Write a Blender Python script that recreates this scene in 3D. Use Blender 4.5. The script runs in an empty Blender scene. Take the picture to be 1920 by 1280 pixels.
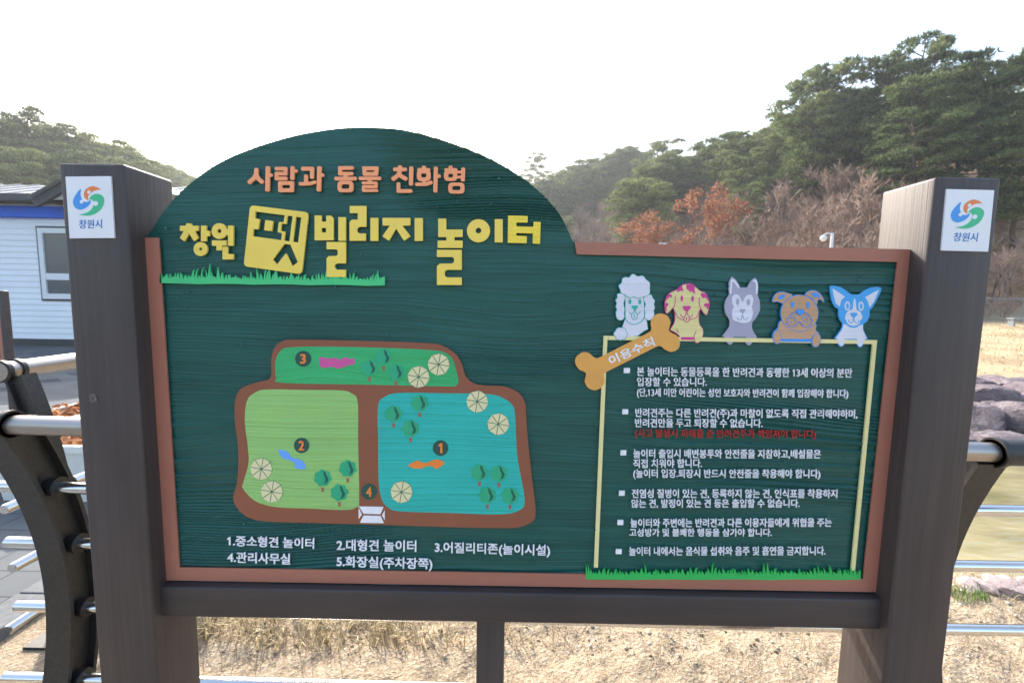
import bpy, bmesh, math, random
import numpy as np
from mathutils import Vector, Matrix
from mathutils.geometry import tessellate_polygon
random.seed(7); RNG = np.random.default_rng(7)
S = bpy.context.scene; COL = S.collection

# ------------------------------------------------------------------ camera, light, exposure
EYE = 1.5
F, PIT, ROL, YAW = 832.3, 0.0970, 0.0161, -0.0028
_f = np.array([math.sin(YAW)*math.cos(PIT), math.cos(YAW)*math.cos(PIT), -math.sin(PIT)])
_r0 = np.array([math.cos(YAW), -math.sin(YAW), 0.0]); _u0 = np.cross(_r0, _f)
_r = math.cos(ROL)*_r0 + math.sin(ROL)*_u0; _u = -math.sin(ROL)*_r0 + math.cos(ROL)*_u0
cd = bpy.data.cameras.new('camera'); cam = bpy.data.objects.new('camera', cd); COL.objects.link(cam)
cd.sensor_width = 36; cd.lens = 36*F/1920; cd.clip_start = 0.02; cd.clip_end = 3000
cam.matrix_world = Matrix(((_r[0], _u[0], -_f[0], 0), (_r[1], _u[1], -_f[1], 0), (_r[2], _u[2], -_f[2], EYE), (0, 0, 0, 1)))
cd.dof.use_dof = True; cd.dof.focus_distance = 1.1; cd.dof.aperture_fstop = 5.6
S.camera = cam

SUN = Vector((-0.50, 1.0, 0.78)).normalized()          # towards the sun: behind the board, to the left
sd = bpy.data.lights.new('sun', 'SUN'); sun = bpy.data.objects.new('sun', sd); COL.objects.link(sun)
sd.energy = 2.9; sd.angle = math.radians(0.6); sd.color = (1.0, 0.95, 0.87)
sun.rotation_euler = (-SUN).to_track_quat('-Z', 'Y').to_euler(); sun.location = SUN*60
w = bpy.data.worlds.new('World'); S.world = w; w.use_nodes = True
nt = w.node_tree; bg = nt.nodes['Background']
sky = nt.nodes.new('ShaderNodeTexSky'); sky.sky_type = 'NISHITA'; sky.sun_disc = False
sky.sun_elevation = math.asin(SUN.z); sky.sun_rotation = math.atan2(SUN.x, SUN.y)
sky.altitude = 50; sky.air_density = 1.2; sky.dust_density = 4.0; sky.ozone_density = 1.0
nt.links.new(sky.outputs[0], bg.inputs[0]); bg.inputs[1].default_value = 0.15
S.view_settings.view_transform = 'Standard'; S.view_settings.look = 'None'
S.view_settings.gamma = 1; S.view_settings.exposure = 1.68
S.cycles.max_bounces = 8; S.cycles.volume_bounces = 0
S.cycles.volume_step_rate = 1.0

# ------------------------------------------------------------------ helpers
def at(px, py, Y):
    d = _f + _r*(px-960)/F - _u*(py-640)/F
    p = d*(Y/d[1]); return Vector((p[0], Y, p[2]+EYE))

def ss(a, b, x):
    t = np.clip((x-a)/(b-a), 0, 1); return t*t*(3-2*t)

def vnoise(x, y, seed=0):
    x = np.asarray(x, float); y = np.asarray(y, float); x, y = np.broadcast_arrays(x, y)
    xi = np.floor(x).astype(np.int64); yi = np.floor(y).astype(np.int64); fx = x-xi; fy = y-yi
    def h(a, b):
        n = (a*374761393 + b*668265263 + seed*982451653) & 0xffffffff
        n = ((n ^ (n >> 13))*1274126177) & 0xffffffff
        return ((n ^ (n >> 16)) & 0xffff)/65535.0
    ux = fx*fx*(3-2*fx); uy = fy*fy*(3-2*fy)
    return (h(xi, yi)*(1-ux)+h(xi+1, yi)*ux)*(1-uy)+(h(xi, yi+1)*(1-ux)+h(xi+1, yi+1)*ux)*uy

WORLD = {}                                             # world origin of every object
def tag(o, label=None, cat=None, group=None, kind=None):
    if label: o['label'] = label
    if cat: o['category'] = cat
    if group: o['group'] = group
    if kind: o['kind'] = kind
    return o

def empty(name, loc, rz=0):
    o = bpy.data.objects.new(name, None); COL.objects.link(o); o.location = loc; o.rotation_euler = (0, 0, rz)
    o.empty_display_size = .1
    WORLD[o.name] = Vector(loc); return o

def mk(name, V, Fc, mats, parent=None, mi=None, smooth=False, origin=None):
    """one mesh object; V in world coordinates, stored relative to its parent (or origin)"""
    V = np.asarray(V, float).reshape(-1, 3)
    org = WORLD[parent.name] if parent else Vector(origin if origin is not None else (0, 0, 0))
    V = V - np.array(org)
    me = bpy.data.meshes.new(name)
    if isinstance(Fc, np.ndarray):
        n, k = Fc.shape
        me.vertices.add(len(V)); me.vertices.foreach_set('co', V.ravel())
        me.loops.add(n*k); me.loops.foreach_set('vertex_index', Fc.ravel().astype(np.int32))
        me.polygons.add(n); me.polygons.foreach_set('loop_start', np.arange(0, n*k, k, dtype=np.int32))
        me.polygons.foreach_set('loop_total', np.full(n, k, dtype=np.int32))
    else:
        me.from_pydata([tuple(v) for v in V], [], [tuple(f) for f in Fc])
    if not isinstance(mats, (list, tuple)): mats = [mats]
    for m in mats: me.materials.append(m)
    if mi is not None: me.polygons.foreach_set('material_index', np.asarray(mi, dtype=np.int32))
    if smooth: me.polygons.foreach_set('use_smooth', np.ones(len(me.polygons), dtype=bool))
    me.update(calc_edges=True); me.validate()
    o = bpy.data.objects.new(name, me); COL.objects.link(o)
    if parent: o.parent = parent
    else: o.location = org
    WORLD[o.name] = org
    return o

class MB:
    def __init__(s): s.V = []; s.F = []; s.M = []
    def add(s, V, Fc, m=0):
        n = len(s.V); s.V += [tuple(v) for v in V]; s.F += [tuple(i+n for i in f) for f in Fc]; s.M += [m]*len(Fc); return s
    def box(s, lo, hi, m=0):
        (a, b, c), (d, e, f) = lo, hi
        V = [(a, b, c), (d, b, c), (d, e, c), (a, e, c), (a, b, f), (d, b, f), (d, e, f), (a, e, f)]
        return s.add(V, [(0, 3, 2, 1), (4, 5, 6, 7), (0, 1, 5, 4), (1, 2, 6, 5), (2, 3, 7, 6), (3, 0, 4, 7)], m)
    def bbox(s, lo, hi, r=.006, seg=2, m=0):
        bm = bmesh.new(); bmesh.ops.create_cube(bm, size=1)
        lo = Vector(lo); hi = Vector(hi); c = (lo+hi)/2; d = hi-lo
        for v in bm.verts: v.co = Vector((v.co.x*d.x, v.co.y*d.y, v.co.z*d.z))+c
        bmesh.ops.bevel(bm, geom=bm.edges[:], offset=r, segments=seg, affect='EDGES', profile=.5)
        s.bm(bm, m); return s
    def bm(s, bm, m=0):
        bm.verts.ensure_lookup_table(); bm.verts.index_update()
        s.add([v.co[:] for v in bm.verts], [[v.index for v in f.verts] for f in bm.faces], m); bm.free(); return s
    def tube(s, pts, r, n=12, m=0, caps=True):
        pts = [Vector(p) for p in pts]; rs = r if isinstance(r, (list, tuple)) else [r]*len(pts)
        V = []; Fc = []; ref = None
        for i, p in enumerate(pts):
            t = (pts[min(i+1, len(pts)-1)]-pts[max(i-1, 0)]).normalized()
            if ref is None: ref = t.orthogonal().normalized()
            ref = (ref - t*ref.dot(t)).normalized(); b = t.cross(ref)
            for k in range(n):
                a = 2*math.pi*k/n; V.append(p+(ref*math.cos(a)+b*math.sin(a))*rs[i])
        for i in range(len(pts)-1):
            for k in range(n):
                a = i*n+k; b2 = i*n+(k+1) % n; Fc.append((a, b2, b2+n, a+n))
        if caps:
            Fc.append(tuple(range(n))[::-1]); Fc.append(tuple(range((len(pts)-1)*n, len(pts)*n)))
        return s.add(V, Fc, m)
    def build(s, name, mats, parent=None, smooth=False, origin=None):
        return mk(name, s.V, s.F, mats, parent, s.M if isinstance(mats, (list, tuple)) and len(mats) > 1 else None, smooth, origin)

def auto_smooth(o, deg=35):
    me = o.data; bm = bmesh.new(); bm.from_mesh(me)
    for f in bm.faces: f.smooth = True
    for e in bm.edges:
        if len(e.link_faces) == 2 and e.calc_face_angle(0) > math.radians(deg): e.smooth = False
    bm.to_mesh(me); bm.free(); return o

# ------------------------------------------------------------------ materials
def new_mat(name):
    m = bpy.data.materials.new(name); m.use_nodes = True; return m, m.node_tree, m.node_tree.nodes['Principled BSDF']
def lin(r, g, b):
    c = lambda v: (v/255/12.92) if v/255 <= .04045 else ((v/255+.055)/1.055)**2.4
    return (c(r), c(g), c(b))
def N(nt, t, **kw):
    n = nt.nodes.new(t)
    for k, v in kw.items():
        if k in n.inputs: n.inputs[k].default_value = v
        else: setattr(n, k, v)
    return n
def coords(nt, scale, use='Object', rot=(0, 0, 0)):
    tc = N(nt, 'ShaderNodeTexCoord'); mp = N(nt, 'ShaderNodeMapping'); mp.inputs['Scale'].default_value = scale
    mp.inputs['Rotation'].default_value = rot
    nt.links.new(tc.outputs[use], mp.inputs[0]); return mp.outputs[0]
def ramp(nt, fac, stops):
    r = N(nt, 'ShaderNodeValToRGB'); e = r.color_ramp.elements
    while len(e) < len(stops): e.new(.5)
    for el, (p, c) in zip(e, stops): el.position = p; el.color = (*c, 1)
    nt.links.new(fac, r.inputs[0]); return r.outputs[0]
def mixc(nt, fac, a, b, mode='MIX'):
    x = N(nt, 'ShaderNodeMix', data_type='RGBA', blend_type=mode)
    for s, v in ((x.inputs[0], fac), (x.inputs[6], a), (x.inputs[7], b)):
        if hasattr(v, 'links'): nt.links.new(v, s)
        elif isinstance(v, tuple): s.default_value = (*v, 1) if len(v) == 3 else v
        else: s.default_value = v
    return x.outputs[2]
def math_(nt, op, a, b=None):
    x = N(nt, 'ShaderNodeMath', operation=op)
    for i, v in enumerate((a, b)):
        if v is None: continue
        if hasattr(v, 'links'): nt.links.new(v, x.inputs[i])
        else: x.inputs[i].default_value = v
    return x.outputs[0]
def bump(nt, bs, h, strength=.5, dist=.01):
    b = N(nt, 'ShaderNodeBump', Strength=strength, Distance=dist)
    nt.links.new(h, b.inputs['Height']); nt.links.new(b.outputs[0], bs.inputs['Normal']); return b

def plain(name, col, rough=.6, metal=0, nscale=None, namp=.15, bmp=0, bscale=200., bdist=.001, coat=0):
    m, nt, bs = new_mat(name); bs.inputs['Base Color'].default_value = (*col, 1)
    bs.inputs['Roughness'].default_value = rough; bs.inputs['Metallic'].default_value = metal
    if coat: bs.inputs['Coat Weight'].default_value = coat
    if nscale:
        n = N(nt, 'ShaderNodeTexNoise', Scale=1.0, Detail=6.0, Roughness=.65); nt.links.new(coords(nt, (nscale,)*3 if not isinstance(nscale, tuple) else nscale), n.inputs[0])
        lo = tuple(c*(1-namp) for c in col); hi = tuple(min(1, c*(1+namp)) for c in col)
        nt.links.new(ramp(nt, n.outputs[0], [(.3, lo), (.7, hi)]), bs.inputs['Base Color'])
    if bmp:
        n = N(nt, 'ShaderNodeTexNoise', Scale=bscale, Detail=4.0); nt.links.new(coords(nt, (1, 1, 1)), n.inputs[0]); bump(nt, bs, n.outputs[0], bmp, bdist)
    return m

def grain_paint(name, col, rough=.5, strength=.55, amp=.12, along='X', dens=1.0, dist=.0012, spec=.5):
    """thick paint over brushed wood: ridges run along one axis of the thing itself"""
    m, nt, bs = new_mat(name); bs.inputs['Roughness'].default_value = rough; bs.inputs['Specular IOR Level'].default_value = spec
    sc = {'X': (1.1, 6, 95*dens), 'Z': (95*dens, 95*dens, 1.3)}[along]
    v = coords(nt, sc)
    wn = N(nt, 'ShaderNodeTexNoise', Scale=1.0, Detail=2.0); nt.links.new(coords(nt, (2.2, 2.2, 5) if along == 'X' else (5, 5, 1.6)), wn.inputs[0])
    ad = N(nt, 'ShaderNodeVectorMath', operation='MULTIPLY_ADD')
    nt.links.new(wn.outputs[1], ad.inputs[0]); ad.inputs[1].default_value = (0, 0, 4.0) if along == 'X' else (3.0, 3.0, 0); nt.links.new(v, ad.inputs[2])
    n = N(nt, 'ShaderNodeTexNoise', Scale=1.0, Detail=3.0, Roughness=.55); nt.links.new(ad.outputs[0], n.inputs[0])
    fine = N(nt, 'ShaderNodeTexNoise', Scale=260.0, Detail=2.0); nt.links.new(coords(nt, (1, 1, 1)), fine.inputs[0])
    h = math_(nt, 'ADD', n.outputs[0], math_(nt, 'MULTIPLY', fine.outputs[0], .16))
    lo = tuple(c*(1-amp) for c in col); hi = tuple(min(1, c*(1+amp)) for c in col)
    big = N(nt, 'ShaderNodeTexNoise', Scale=1.0, Detail=4.0); nt.links.new(coords(nt, (3, 3, 9) if along == 'X' else (14, 14, 3)), big.inputs[0])
    nt.links.new(ramp(nt, math_(nt, 'ADD', math_(nt, 'MULTIPLY', n.outputs[0], .4), math_(nt, 'MULTIPLY', big.outputs[0], .6)), [(.32, lo), (.68, hi)]), bs.inputs['Base Color'])
    bump(nt, bs, h, strength, dist); return m

M = {}
M['post'] = grain_paint('dark_brown_timber_paint', (.058, .044, .042), .5, .6, .26, 'Z', 1.0, .0022, .45)
M['knot'] = plain('painted_knot', (.10, .082, .080), .5, 0, 160., .5, .5, 400., .001)
M['rail'] = grain_paint('dark_brown_rail_paint', (.050, .039, .038), .5, .6, .24, 'X', .7, .0022, .45)
M['board'] = plain('deep_green_board_paint', (.0100, .086, .074), .40, 0, (3, 3, 30), .20, .2, 350., .0006)
M['board'].node_tree.nodes['Principled BSDF'].inputs['Specular IOR Level'].default_value = .38
M['border'] = plain('terracotta_border_paint', (.385, .150, .102), .5, 0, (3, 3, 12), .06, .15, 300., .0006)
M['yellow'] = plain('yellow_letter_paint', (.90, .67, .11), .45, 0, 6., .05, .1, 200., .0004)
M['yellow_grain'] = grain_paint('yellow_brushed_paint', (.92, .70, .06), .45, .8, .1, 'X', 1.0, .007)
M['orange'] = plain('orange_letter_paint', (.95, .36, .16), .45, 0, 6., .05, .1, 200., .0004)
M['white'] = plain('white_letter_paint', (.86, .86, .93), .45, 0, 30., .08)
M['red'] = plain('red_letter_paint', (.42, .022, .022), .45, 0, 30., .12)
M['strip'] = plain('bright_green_strip_paint', (.06, .56, .21), .45, 0, 8., .06)
M['strip2'] = plain('grass_green_strip_paint', (.025, .48, .10), .45, 0, 8., .06)
M['path'] = plain('map_path_paint', (.265, .088, .046), .5, 0, (4, 4, 10), .08, .15, 250., .0005)
M['plot_green'] = grain_paint('map_green_paint', (.030, .42, .145), .5, .8, .14, 'X', .5, .012)
M['plot_lime'] = grain_paint('map_lime_paint', (.30, .58, .175), .5, .75, .10, 'X', 1.25, .008)
M['plot_teal'] = grain_paint('map_teal_paint', (.016, .47, .42), .5, .75, .10, 'X', 1.25, .008)
M['tree_green'] = plain('map_tree_paint', (.018, .40, .20), .5, 0, 20., .08)
M['tree_shade'] = plain('map_tree_cutout_paint', (.008, .12, .085), .6)
M['trunk_red'] = plain('map_trunk_paint', (.36, .12, .085), .5)
M['cream'] = plain('map_parasol_paint', (.76, .71, .42), .45, 0, 30., .05)
M['slit'] = plain('map_slit_paint', (.05, .16, .10), .6)
M['badge'] = plain('map_badge_paint', (.010, .085, .065), .5)
M['digit'] = plain('map_digit_paint', (.87, .25, .05), .45)
M['pink'] = plain('pink_ribbon_paint', (.62, .09, .33), .5, 0, 20., .05)
M['blue_r'] = plain('blue_ribbon_paint', (.15, .40, .93), .5)
M['orange_r'] = plain('orange_ribbon_paint', (.87, .24, .035), .5)
M['bone'] = plain('bone_plate_paint', (.76, .37, .085), .5, 0, (8, 8, 16), .06)
M['frame_y'] = plain('pale_yellow_line_paint', (.80, .72, .35), .5, 0, 20., .05)
M['d_white'] = grain_paint('dog_white_paint', (.72, .73, .84), .5, .5, .06, 'X', 1.1, .006)
M['d_cream'] = grain_paint('dog_cream_paint', (.74, .66, .30), .5, .5, .08, 'X', 1.1, .006)
M['d_tan'] = grain_paint('dog_tan_paint', (.55, .33, .19), .5, .6, .10, 'X', 1.1, .006)
M['d_teal'] = plain('dog_teal_paint', (.02, .42, .35), .5)
M['d_pink'] = plain('dog_magenta_paint', (.60, .045, .28), .5)
M['d_grey'] = plain('dog_grey_paint', (.38, .37, .50), .5, 0, 20., .05)
M['d_blue'] = plain('dog_blue_paint', (.06, .30, .80), .5)
M['d_sky'] = plain('dog_sky_blue_paint', (.06, .38, .82), .5)
M['plaque'] = plain('white_plaque_plastic', (.78, .80, .86), .3, 0, 10., .02)
M['l_or'] = plain('logo_orange', (.80, .22, .05), .35); M['l_bl'] = plain('logo_blue', (.05, .30, .78), .35)
M['l_gr'] = plain('logo_green', (.04, .50, .25), .35); M['l_tx'] = plain('plaque_text_blue', (.035, .18, .50), .35)
def drop_mat():
    m, nt, bs = new_mat('water_droplet'); bs.inputs['Base Color'].default_value = (.015, .12, .105, 1)
    bs.inputs['Roughness'].default_value = .04; bs.inputs['Specular IOR Level'].default_value = .7; return m
M['drop'] = drop_mat()
M['steel'] = plain('polished_steel', (.72, .71, .69), .16, 1.0, 3., .05)
M['hand'] = plain('satin_steel_handrail', (.42, .38, .345), .40, 1.0, (4, 80, 80), .06)
M['iron'] = plain('dark_cast_iron', (.022, .020, .019), .42, 0, 60., .5, .35, 250., .0015)
M['iron_b'] = plain('black_rubber_collar', (.010, .010, .011), .38)
M['siding'] = plain('white_siding', (.84, .86, .90), .45, 0, (1, 1, 3), .04)
M['fascia'] = plain('blue_fascia', (.004, .13, .75), .6, 0, 2., .1)
M['fascia_w'] = plain('pale_trim', (.60, .58, .55), .5, 0, 3., .08)
M['roof'] = plain('grey_metal_roof', (.40, .40, .40), .45, 0, (1, 6, 6), .12)
M['dark'] = plain('dark_grey_trim', (.045, .045, .05), .5, 0, 5., .15)
M['glass'] = plain('window_glass', (.13, .14, .15), .05)
M['pvc'] = plain('white_window_frame', (.78, .79, .82), .3)
M['conc'] = plain('pale_granite', (.50, .49, .47), .8, 0, 25., .18, .3, 150., .002)
M['kerb'] = plain('grey_granite_kerb', (.15, .155, .16), .95, 0, 25., .2, .3, 150., .002)
M['kerb'].node_tree.nodes['Principled BSDF'].inputs['Specular IOR Level'].default_value = .15
M['planter'] = plain('white_planter', (.74, .73, .70), .55, 0, 8., .06)
M['soil'] = plain('dark_soil', (.10, .075, .05), .9, 0, 30., .4)
M['pole'] = plain('white_lamp_pole', (.62, .64, .68), .4)
M['lampglass'] = plain('lamp_lantern_glass', (.65, .68, .72), .2)
M['wire'] = plain('galvanised_fence', (.22, .24, .25), .5)

# ------------------------------------------------------------------ terrain
UK = [-1.6, -1.15, -.95, -.75, -.5, -.2, .03, .15, .30, .50, .62, .72, .90, 1.15, 1.6]
TT = [.20, .200, .175, .150, .15, .16, .215, .225, .225, .225, .27, .34, .37, .36, .30]   # tan of the ridge's ground
RR = [60, 58, 62, 95, 140, 150, 140, 130, 105, 86, 78, 74, 70, 68, 68]
Y0 = [30, 28, 30, 42, 60, 70, 65, 55, 44, 36, 32, 30, 29, 29, 29]
def ground_z(x, y):
    x = np.asarray(x, float); y = np.asarray(y, float)
    u = np.clip(x/np.maximum(y, 1.0), -1.6, 1.6)
    T = np.interp(u, UK, TT); R = np.interp(u, UK, RR); y0 = np.interp(u, UK, Y0)
    t = np.clip((y-y0)/(R-y0), 0, 1.0); hill = (T*R+1.5)*(1-(1-t)**1.12)*(.35+.65*ss(0, .12, t))
    hill = hill - np.clip(y-R, 0, None)*.10
    hill += (vnoise(x*.09, y*.09, 3)-.5)*3.0*ss(0, 12, y-y0)
    hill = np.where(y > y0, hill, 0)
    field = np.clip((y-10)/18, 0, 1)*.55*ss(.0, .5, u)
    z = hill+field
    # pond basin at the right, bank of the sign's side
    bank = ss(2.30, 2.9, y+ .05*np.sin(x*2.1))*(1-ss(5.6, 10.8, y))*ss(.2, .9, x)
    z = z - 1.25*bank
    near = (1-ss(2.2, 3.2, y))*ss(-2.0, -1.6, x)
    z += near*((vnoise(x*5, y*5, 9)-.5)*.04 + (vnoise(x*16, y*16, 10)-.5)*.022 + (vnoise(x*40, y*40, 11)-.5)*.018*ss(.35, .7, vnoise(x*4, y*4, 12)))
    z += (1-ss(10, 30, np.abs(x)))*ss(8, 12, y)*(vnoise(x*.7, y*.7, 4)-.5)*.06
    return z
def terrain():
    ys = np.concatenate([np.arange(-6, 1.2, .6), np.arange(1.2, 3.6, .02), np.arange(3.6, 10, .12), np.arange(10, 30, .5), np.arange(30, 170, 2.0), np.array([180, 200, 240, 320])])
    us = np.concatenate([np.array([-40, -14]), np.arange(-8, -2.0, .5), np.arange(-2.0, 2.6, .02), np.arange(2.6, 8, .5), np.array([14, 40])])
    # x columns fan out with distance
    Yg, Ug = np.meshgrid(ys, us, indexing='ij')
    X = Ug*np.where(np.abs(Ug) > 8.01, 1.0, np.maximum(1.0, np.clip(Yg, 0, 200)/2.0))
    X = np.where(np.abs(Ug) > 8.01, np.sign(Ug)*(np.abs(Ug)+8*np.maximum(1.0, np.clip(Yg, 0, 200)/2.0)), X)
    Z = ground_z(X, Yg)
    V = np.stack([X, Yg, Z], -1).reshape(-1, 3); ny, nx = Yg.shape
    i = np.arange(ny-1)[:, None]*nx+np.arange(nx-1)[None, :]; i = i.ravel()
    return V, np.stack([i, i+1, i+nx+1, i+nx], 1)
def ground_mat():
    m, nt, bs = new_mat('ground_earth'); bs.inputs['Roughness'].default_value = .95; bs.inputs['Specular IOR Level'].default_value = .15
    g = N(nt, 'ShaderNodeNewGeometry'); sx = N(nt, 'ShaderNodeSeparateXYZ'); nt.links.new(g.outputs['Position'], sx.inputs[0])
    def noise(sc, det=6.0, ro=.6):
        n = N(nt, 'ShaderNodeTexNoise', Scale=sc, Detail=det, Roughness=ro); nt.links.new(g.outputs['Position'], n.inputs[0]); return n.outputs[0]
    n1 = noise(9.); n2 = noise(70., 4.); n3 = noise(2.2)
    dirt = mixc(nt, .5, ramp(nt, n1, [(.30, (.205, .150, .100)), (.52, (.34, .265, .185)), (.72, (.44, .365, .27))]), ramp(nt, n2, [(.32, (.17, .120, .078)), (.5, (.34, .27, .185)), (.68, (.53, .46, .36))]))
    v = N(nt, 'ShaderNodeTexVoronoi', Scale=75.0); nt.links.new(g.outputs['Position'], v.inputs[0])
    vm = ramp(nt, v.outputs['Distance'], [(.12, (1, 1, 1)), (.2, (0, 0, 0))])
    vsel = ramp(nt, v.outputs['Color'], [(.62, (0, 0, 0)), (.66, (1, 1, 1))])
    dirt = mixc(nt, mixc(nt, 1.0, vm, vsel, 'MULTIPLY'), dirt, (.62, .57, .50))
    straw = mixc(nt, n3, (.38, .295, .175), (.50, .41, .265))
    straw = mixc(nt, ramp(nt, noise(.55, 5.), [(.42, (0, 0, 0)), (.62, (.8, .8, .8))]), straw, (.27, .195, .115))
    litter = ramp(nt, noise(.9, 8., .7), [(.3, (.11, .065, .038)), (.5, (.36, .205, .11)), (.66, (.54, .34, .19))])
    mr = N(nt, 'ShaderNodeMapRange'); nt.links.new(sx.outputs[1], mr.inputs[0]); mr.inputs[1].default_value = 7.; mr.inputs[2].default_value = 9.
    c = mixc(nt, mr.outputs[0], dirt, straw)
    mz = N(nt, 'ShaderNodeMapRange'); nt.links.new(sx.outputs[2], mz.inputs[0]); mz.inputs[1].default_value = .8; mz.inputs[2].default_value = 1.7
    c = mixc(nt, mz.outputs[0], c, litter)
    nt.links.new(c, bs.inputs['Base Color'])
    bump(nt, bs, math_(nt, 'ADD', n2, math_(nt, 'MULTIPLY', n1, 1.5)), .9, .02); return m
Vt, Ft = terrain()
tag(mk('ground', Vt, Ft, ground_mat(), smooth=True), kind='structure')

# pond
def water_mat():
    m, nt, bs = new_mat('muddy_water'); bs.inputs['Base Color'].default_value = (.25, .215, .105, 1); bs.inputs['Roughness'].default_value = .07
    n = N(nt, 'ShaderNodeTexNoise', Scale=5.0, Detail=5.0); nt.links.new(coords(nt, (1, 2.5, 1)), n.inputs[0]); bump(nt, bs, n.outputs[0], .3, .03)
    n2 = N(nt, 'ShaderNodeTexNoise', Scale=1.1, Detail=5.0); nt.links.new(coords(nt, (1, 2, 1)), n2.inputs[0]); nt.links.new(ramp(nt, n2.outputs[0], [(.35, (.15, .135, .068)), (.65, (.31, .27, .15))]), bs.inputs['Base Color']); return m
tag(mk('pond_water', [(.2, 2.3, -.55), (20, 2.3, -.55), (20, 9, -.55), (.2, 9, -.55)], [(0, 1, 2, 3)], water_mat()), kind='structure')

# paving at the left, granite kerb
def paving_mat():
    m, nt, bs = new_mat('grey_block_paving'); bs.inputs['Roughness'].default_value = .95; bs.inputs['Specular IOR Level'].default_value = .12
    br = N(nt, 'ShaderNodeTexBrick', Scale=1.0); nt.links.new(coords(nt, (1, 1, 1)), br.inputs[0])
    br.inputs['Brick Width'].default_value = .4; br.inputs['Row Height'].default_value = .2; br.inputs['Mortar Size'].default_value = .006
    br.inputs['Color1'].default_value = (.105, .115, .125, 1); br.inputs['Color2'].default_value = (.145, .152, .158, 1); br.inputs['Mortar'].default_value = (.05, .05, .05, 1)
    g = N(nt, 'ShaderNodeNewGeometry'); sx = N(nt, 'ShaderNodeSeparateXYZ'); nt.links.new(g.outputs['Position'], sx.inputs[0])
    dx = math_(nt, 'ABSOLUTE', math_(nt, 'ADD', sx.outputs[0], 7.7))
    fy = math_(nt, 'ABSOLUTE', math_(nt, 'SUBTRACT', math_(nt, 'MODULO', sx.outputs[1], .75), .375))
    d = math_(nt, 'LESS_THAN', math_(nt, 'ADD', math_(nt, 'MULTIPLY', dx, .75), fy), .26)
    n = N(nt, 'ShaderNodeTexNoise', Scale=1.4, Detail=6.0); nt.links.new(g.outputs['Position'], n.inputs[0])
    c = mixc(nt, d, br.outputs[0], (.045, .052, .065))
    c = mixc(nt, .35, c, ramp(nt, n.outputs[0], [(.35, (.08, .085, .09)), (.7, (.20, .20, .195))]))
    nt.links.new(c, bs.inputs['Base Color']); return m
tag(mk('paving', [(-60, -6, .03), (-2.36, -6, .03), (-2.36, 26, .03), (-60, 26, .03)], [(0, 1, 2, 3)], paving_mat()), kind='structure')
kb = MB()
for k in range(24): kb.bbox((-2.36, -2+k*.8, -.1), (-2.18, -2+k*.8+.792, .055), .006)
tag(kb.build('kerb', M['kerb']), kind='structure')

# ------------------------------------------------------------------ information board
D = 1.05; L0, L1, R0, R1 = -1.0524, -.9021, .9601, 1.1105
TL, TR = 1.793, 1.792; PW = .1504
YB = D+.0505                                            # front of the painted panel
sign = empty('park_sign', (.03, D+.075, 0))
tag(sign, 'large dark green wooden board with a rounded top, a painted park map and dog pictures', 'information board')
def bp(px, py): p = at(px, py, YB); return (p.x, p.z)

def post(x0, x1, top):
    bm = bmesh.new(); bmesh.ops.create_cube(bm, size=1)
    lo = Vector((x0, D, -.25)); hi = Vector((x1, D+PW, top)); c = (lo+hi)/2; d = hi-lo
    for v in bm.verts: v.co = Vector((v.co.x*d.x, v.co.y*d.y, v.co.z*d.z))+c
    bmesh.ops.bevel(bm, geom=bm.edges[:], offset=.007, segments=3, affect='EDGES', profile=.5)
    return auto_smooth(MB().bm(bm).build('wooden_post', M['post'], sign), 40)
posts = [post(L0, L1, TL), post(R0, R1, TR)]

kn = at(175, 746, D); mb = MB(); rk = random.Random(4); ring = []
for rr, yy in ((.0125, D-.0002), (.0105, D-.0016), (.006, D-.0010)):
    ring.append([(kn.x+rr*(.8+.3*rk.random())*math.cos(2*math.pi*q/18)*.85, yy, kn.z+rr*(.8+.3*rk.random())*math.sin(2*math.pi*q/18)) for q in range(18)])
mb.add(ring[0]+ring[1]+ring[2], [(q, (q+1) % 18, 18+(q+1) % 18, 18+q) for q in range(18)]+[(18+q, 18+(q+1) % 18, 36+(q+1) % 18, 36+q) for q in range(18)]+[tuple(range(36, 54))])
mb.build('knot', M['knot'], posts[0])
rail_front = D+.026; zr0, zr1 = at(640, 1162, rail_front).z, at(640, 1106, rail_front).z
rb = MB().bbox((L1-.01, rail_front, zr0), (R0+.01, rail_front+.115, zr1), .006, 3)
auto_smooth(rb.build('bottom_rail', M['rail'], sign), 40)
xl = at(893, 1230, D+.06).x; xr_ = at(945, 1230, D+.06).x
auto_smooth(MB().bbox((xl, D+.06, -.25), (xr_, D+.125, zr0+.003), .004, 2).build('support_leg', M['post'], sign), 40)

def catmull(P, n=6, closed=True):
    P = [np.array(p, float) for p in P]; m = len(P); out = []
    for i in range(m if closed else m-1):
        g = (lambda k: P[k % m]) if closed else (lambda k: P[min(max(k, 0), m-1)])
        p0, p1, p2, p3 = g(i-1), g(i), g(i+1), g(i+2)
        for k in range(n):
            t = k/n
            out.append(tuple(.5*((2*p1)+(-p0+p2)*t+(2*p0-5*p1+4*p2-p3)*t*t+(-p0+3*p1-3*p2+p3)*t**3)))
    if not closed: out.append(tuple(P[-1]))
    return out
# panel: arched top, brushed wood relief as real geometry
ARCH = [(277, 440), (294, 408), (313, 383), (329, 365), (352, 344), (391, 314), (434, 291), (480, 273.5), (533, 257), (581, 246.5), (620, 240.5), (650, 238), (702, 238),
        (750, 241.5), (790, 250), (827, 261), (865, 274), (902, 289), (940, 307.5), (977, 331), (1002, 350), (1027, 374), (1050, 402), (1065, 430), (1074, 451), (1078, 453), (1704, 467)]
ax = np.array([bp(*p) for p in catmull(ARCH[:25], 5, False)+ARCH[25:]])
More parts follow.
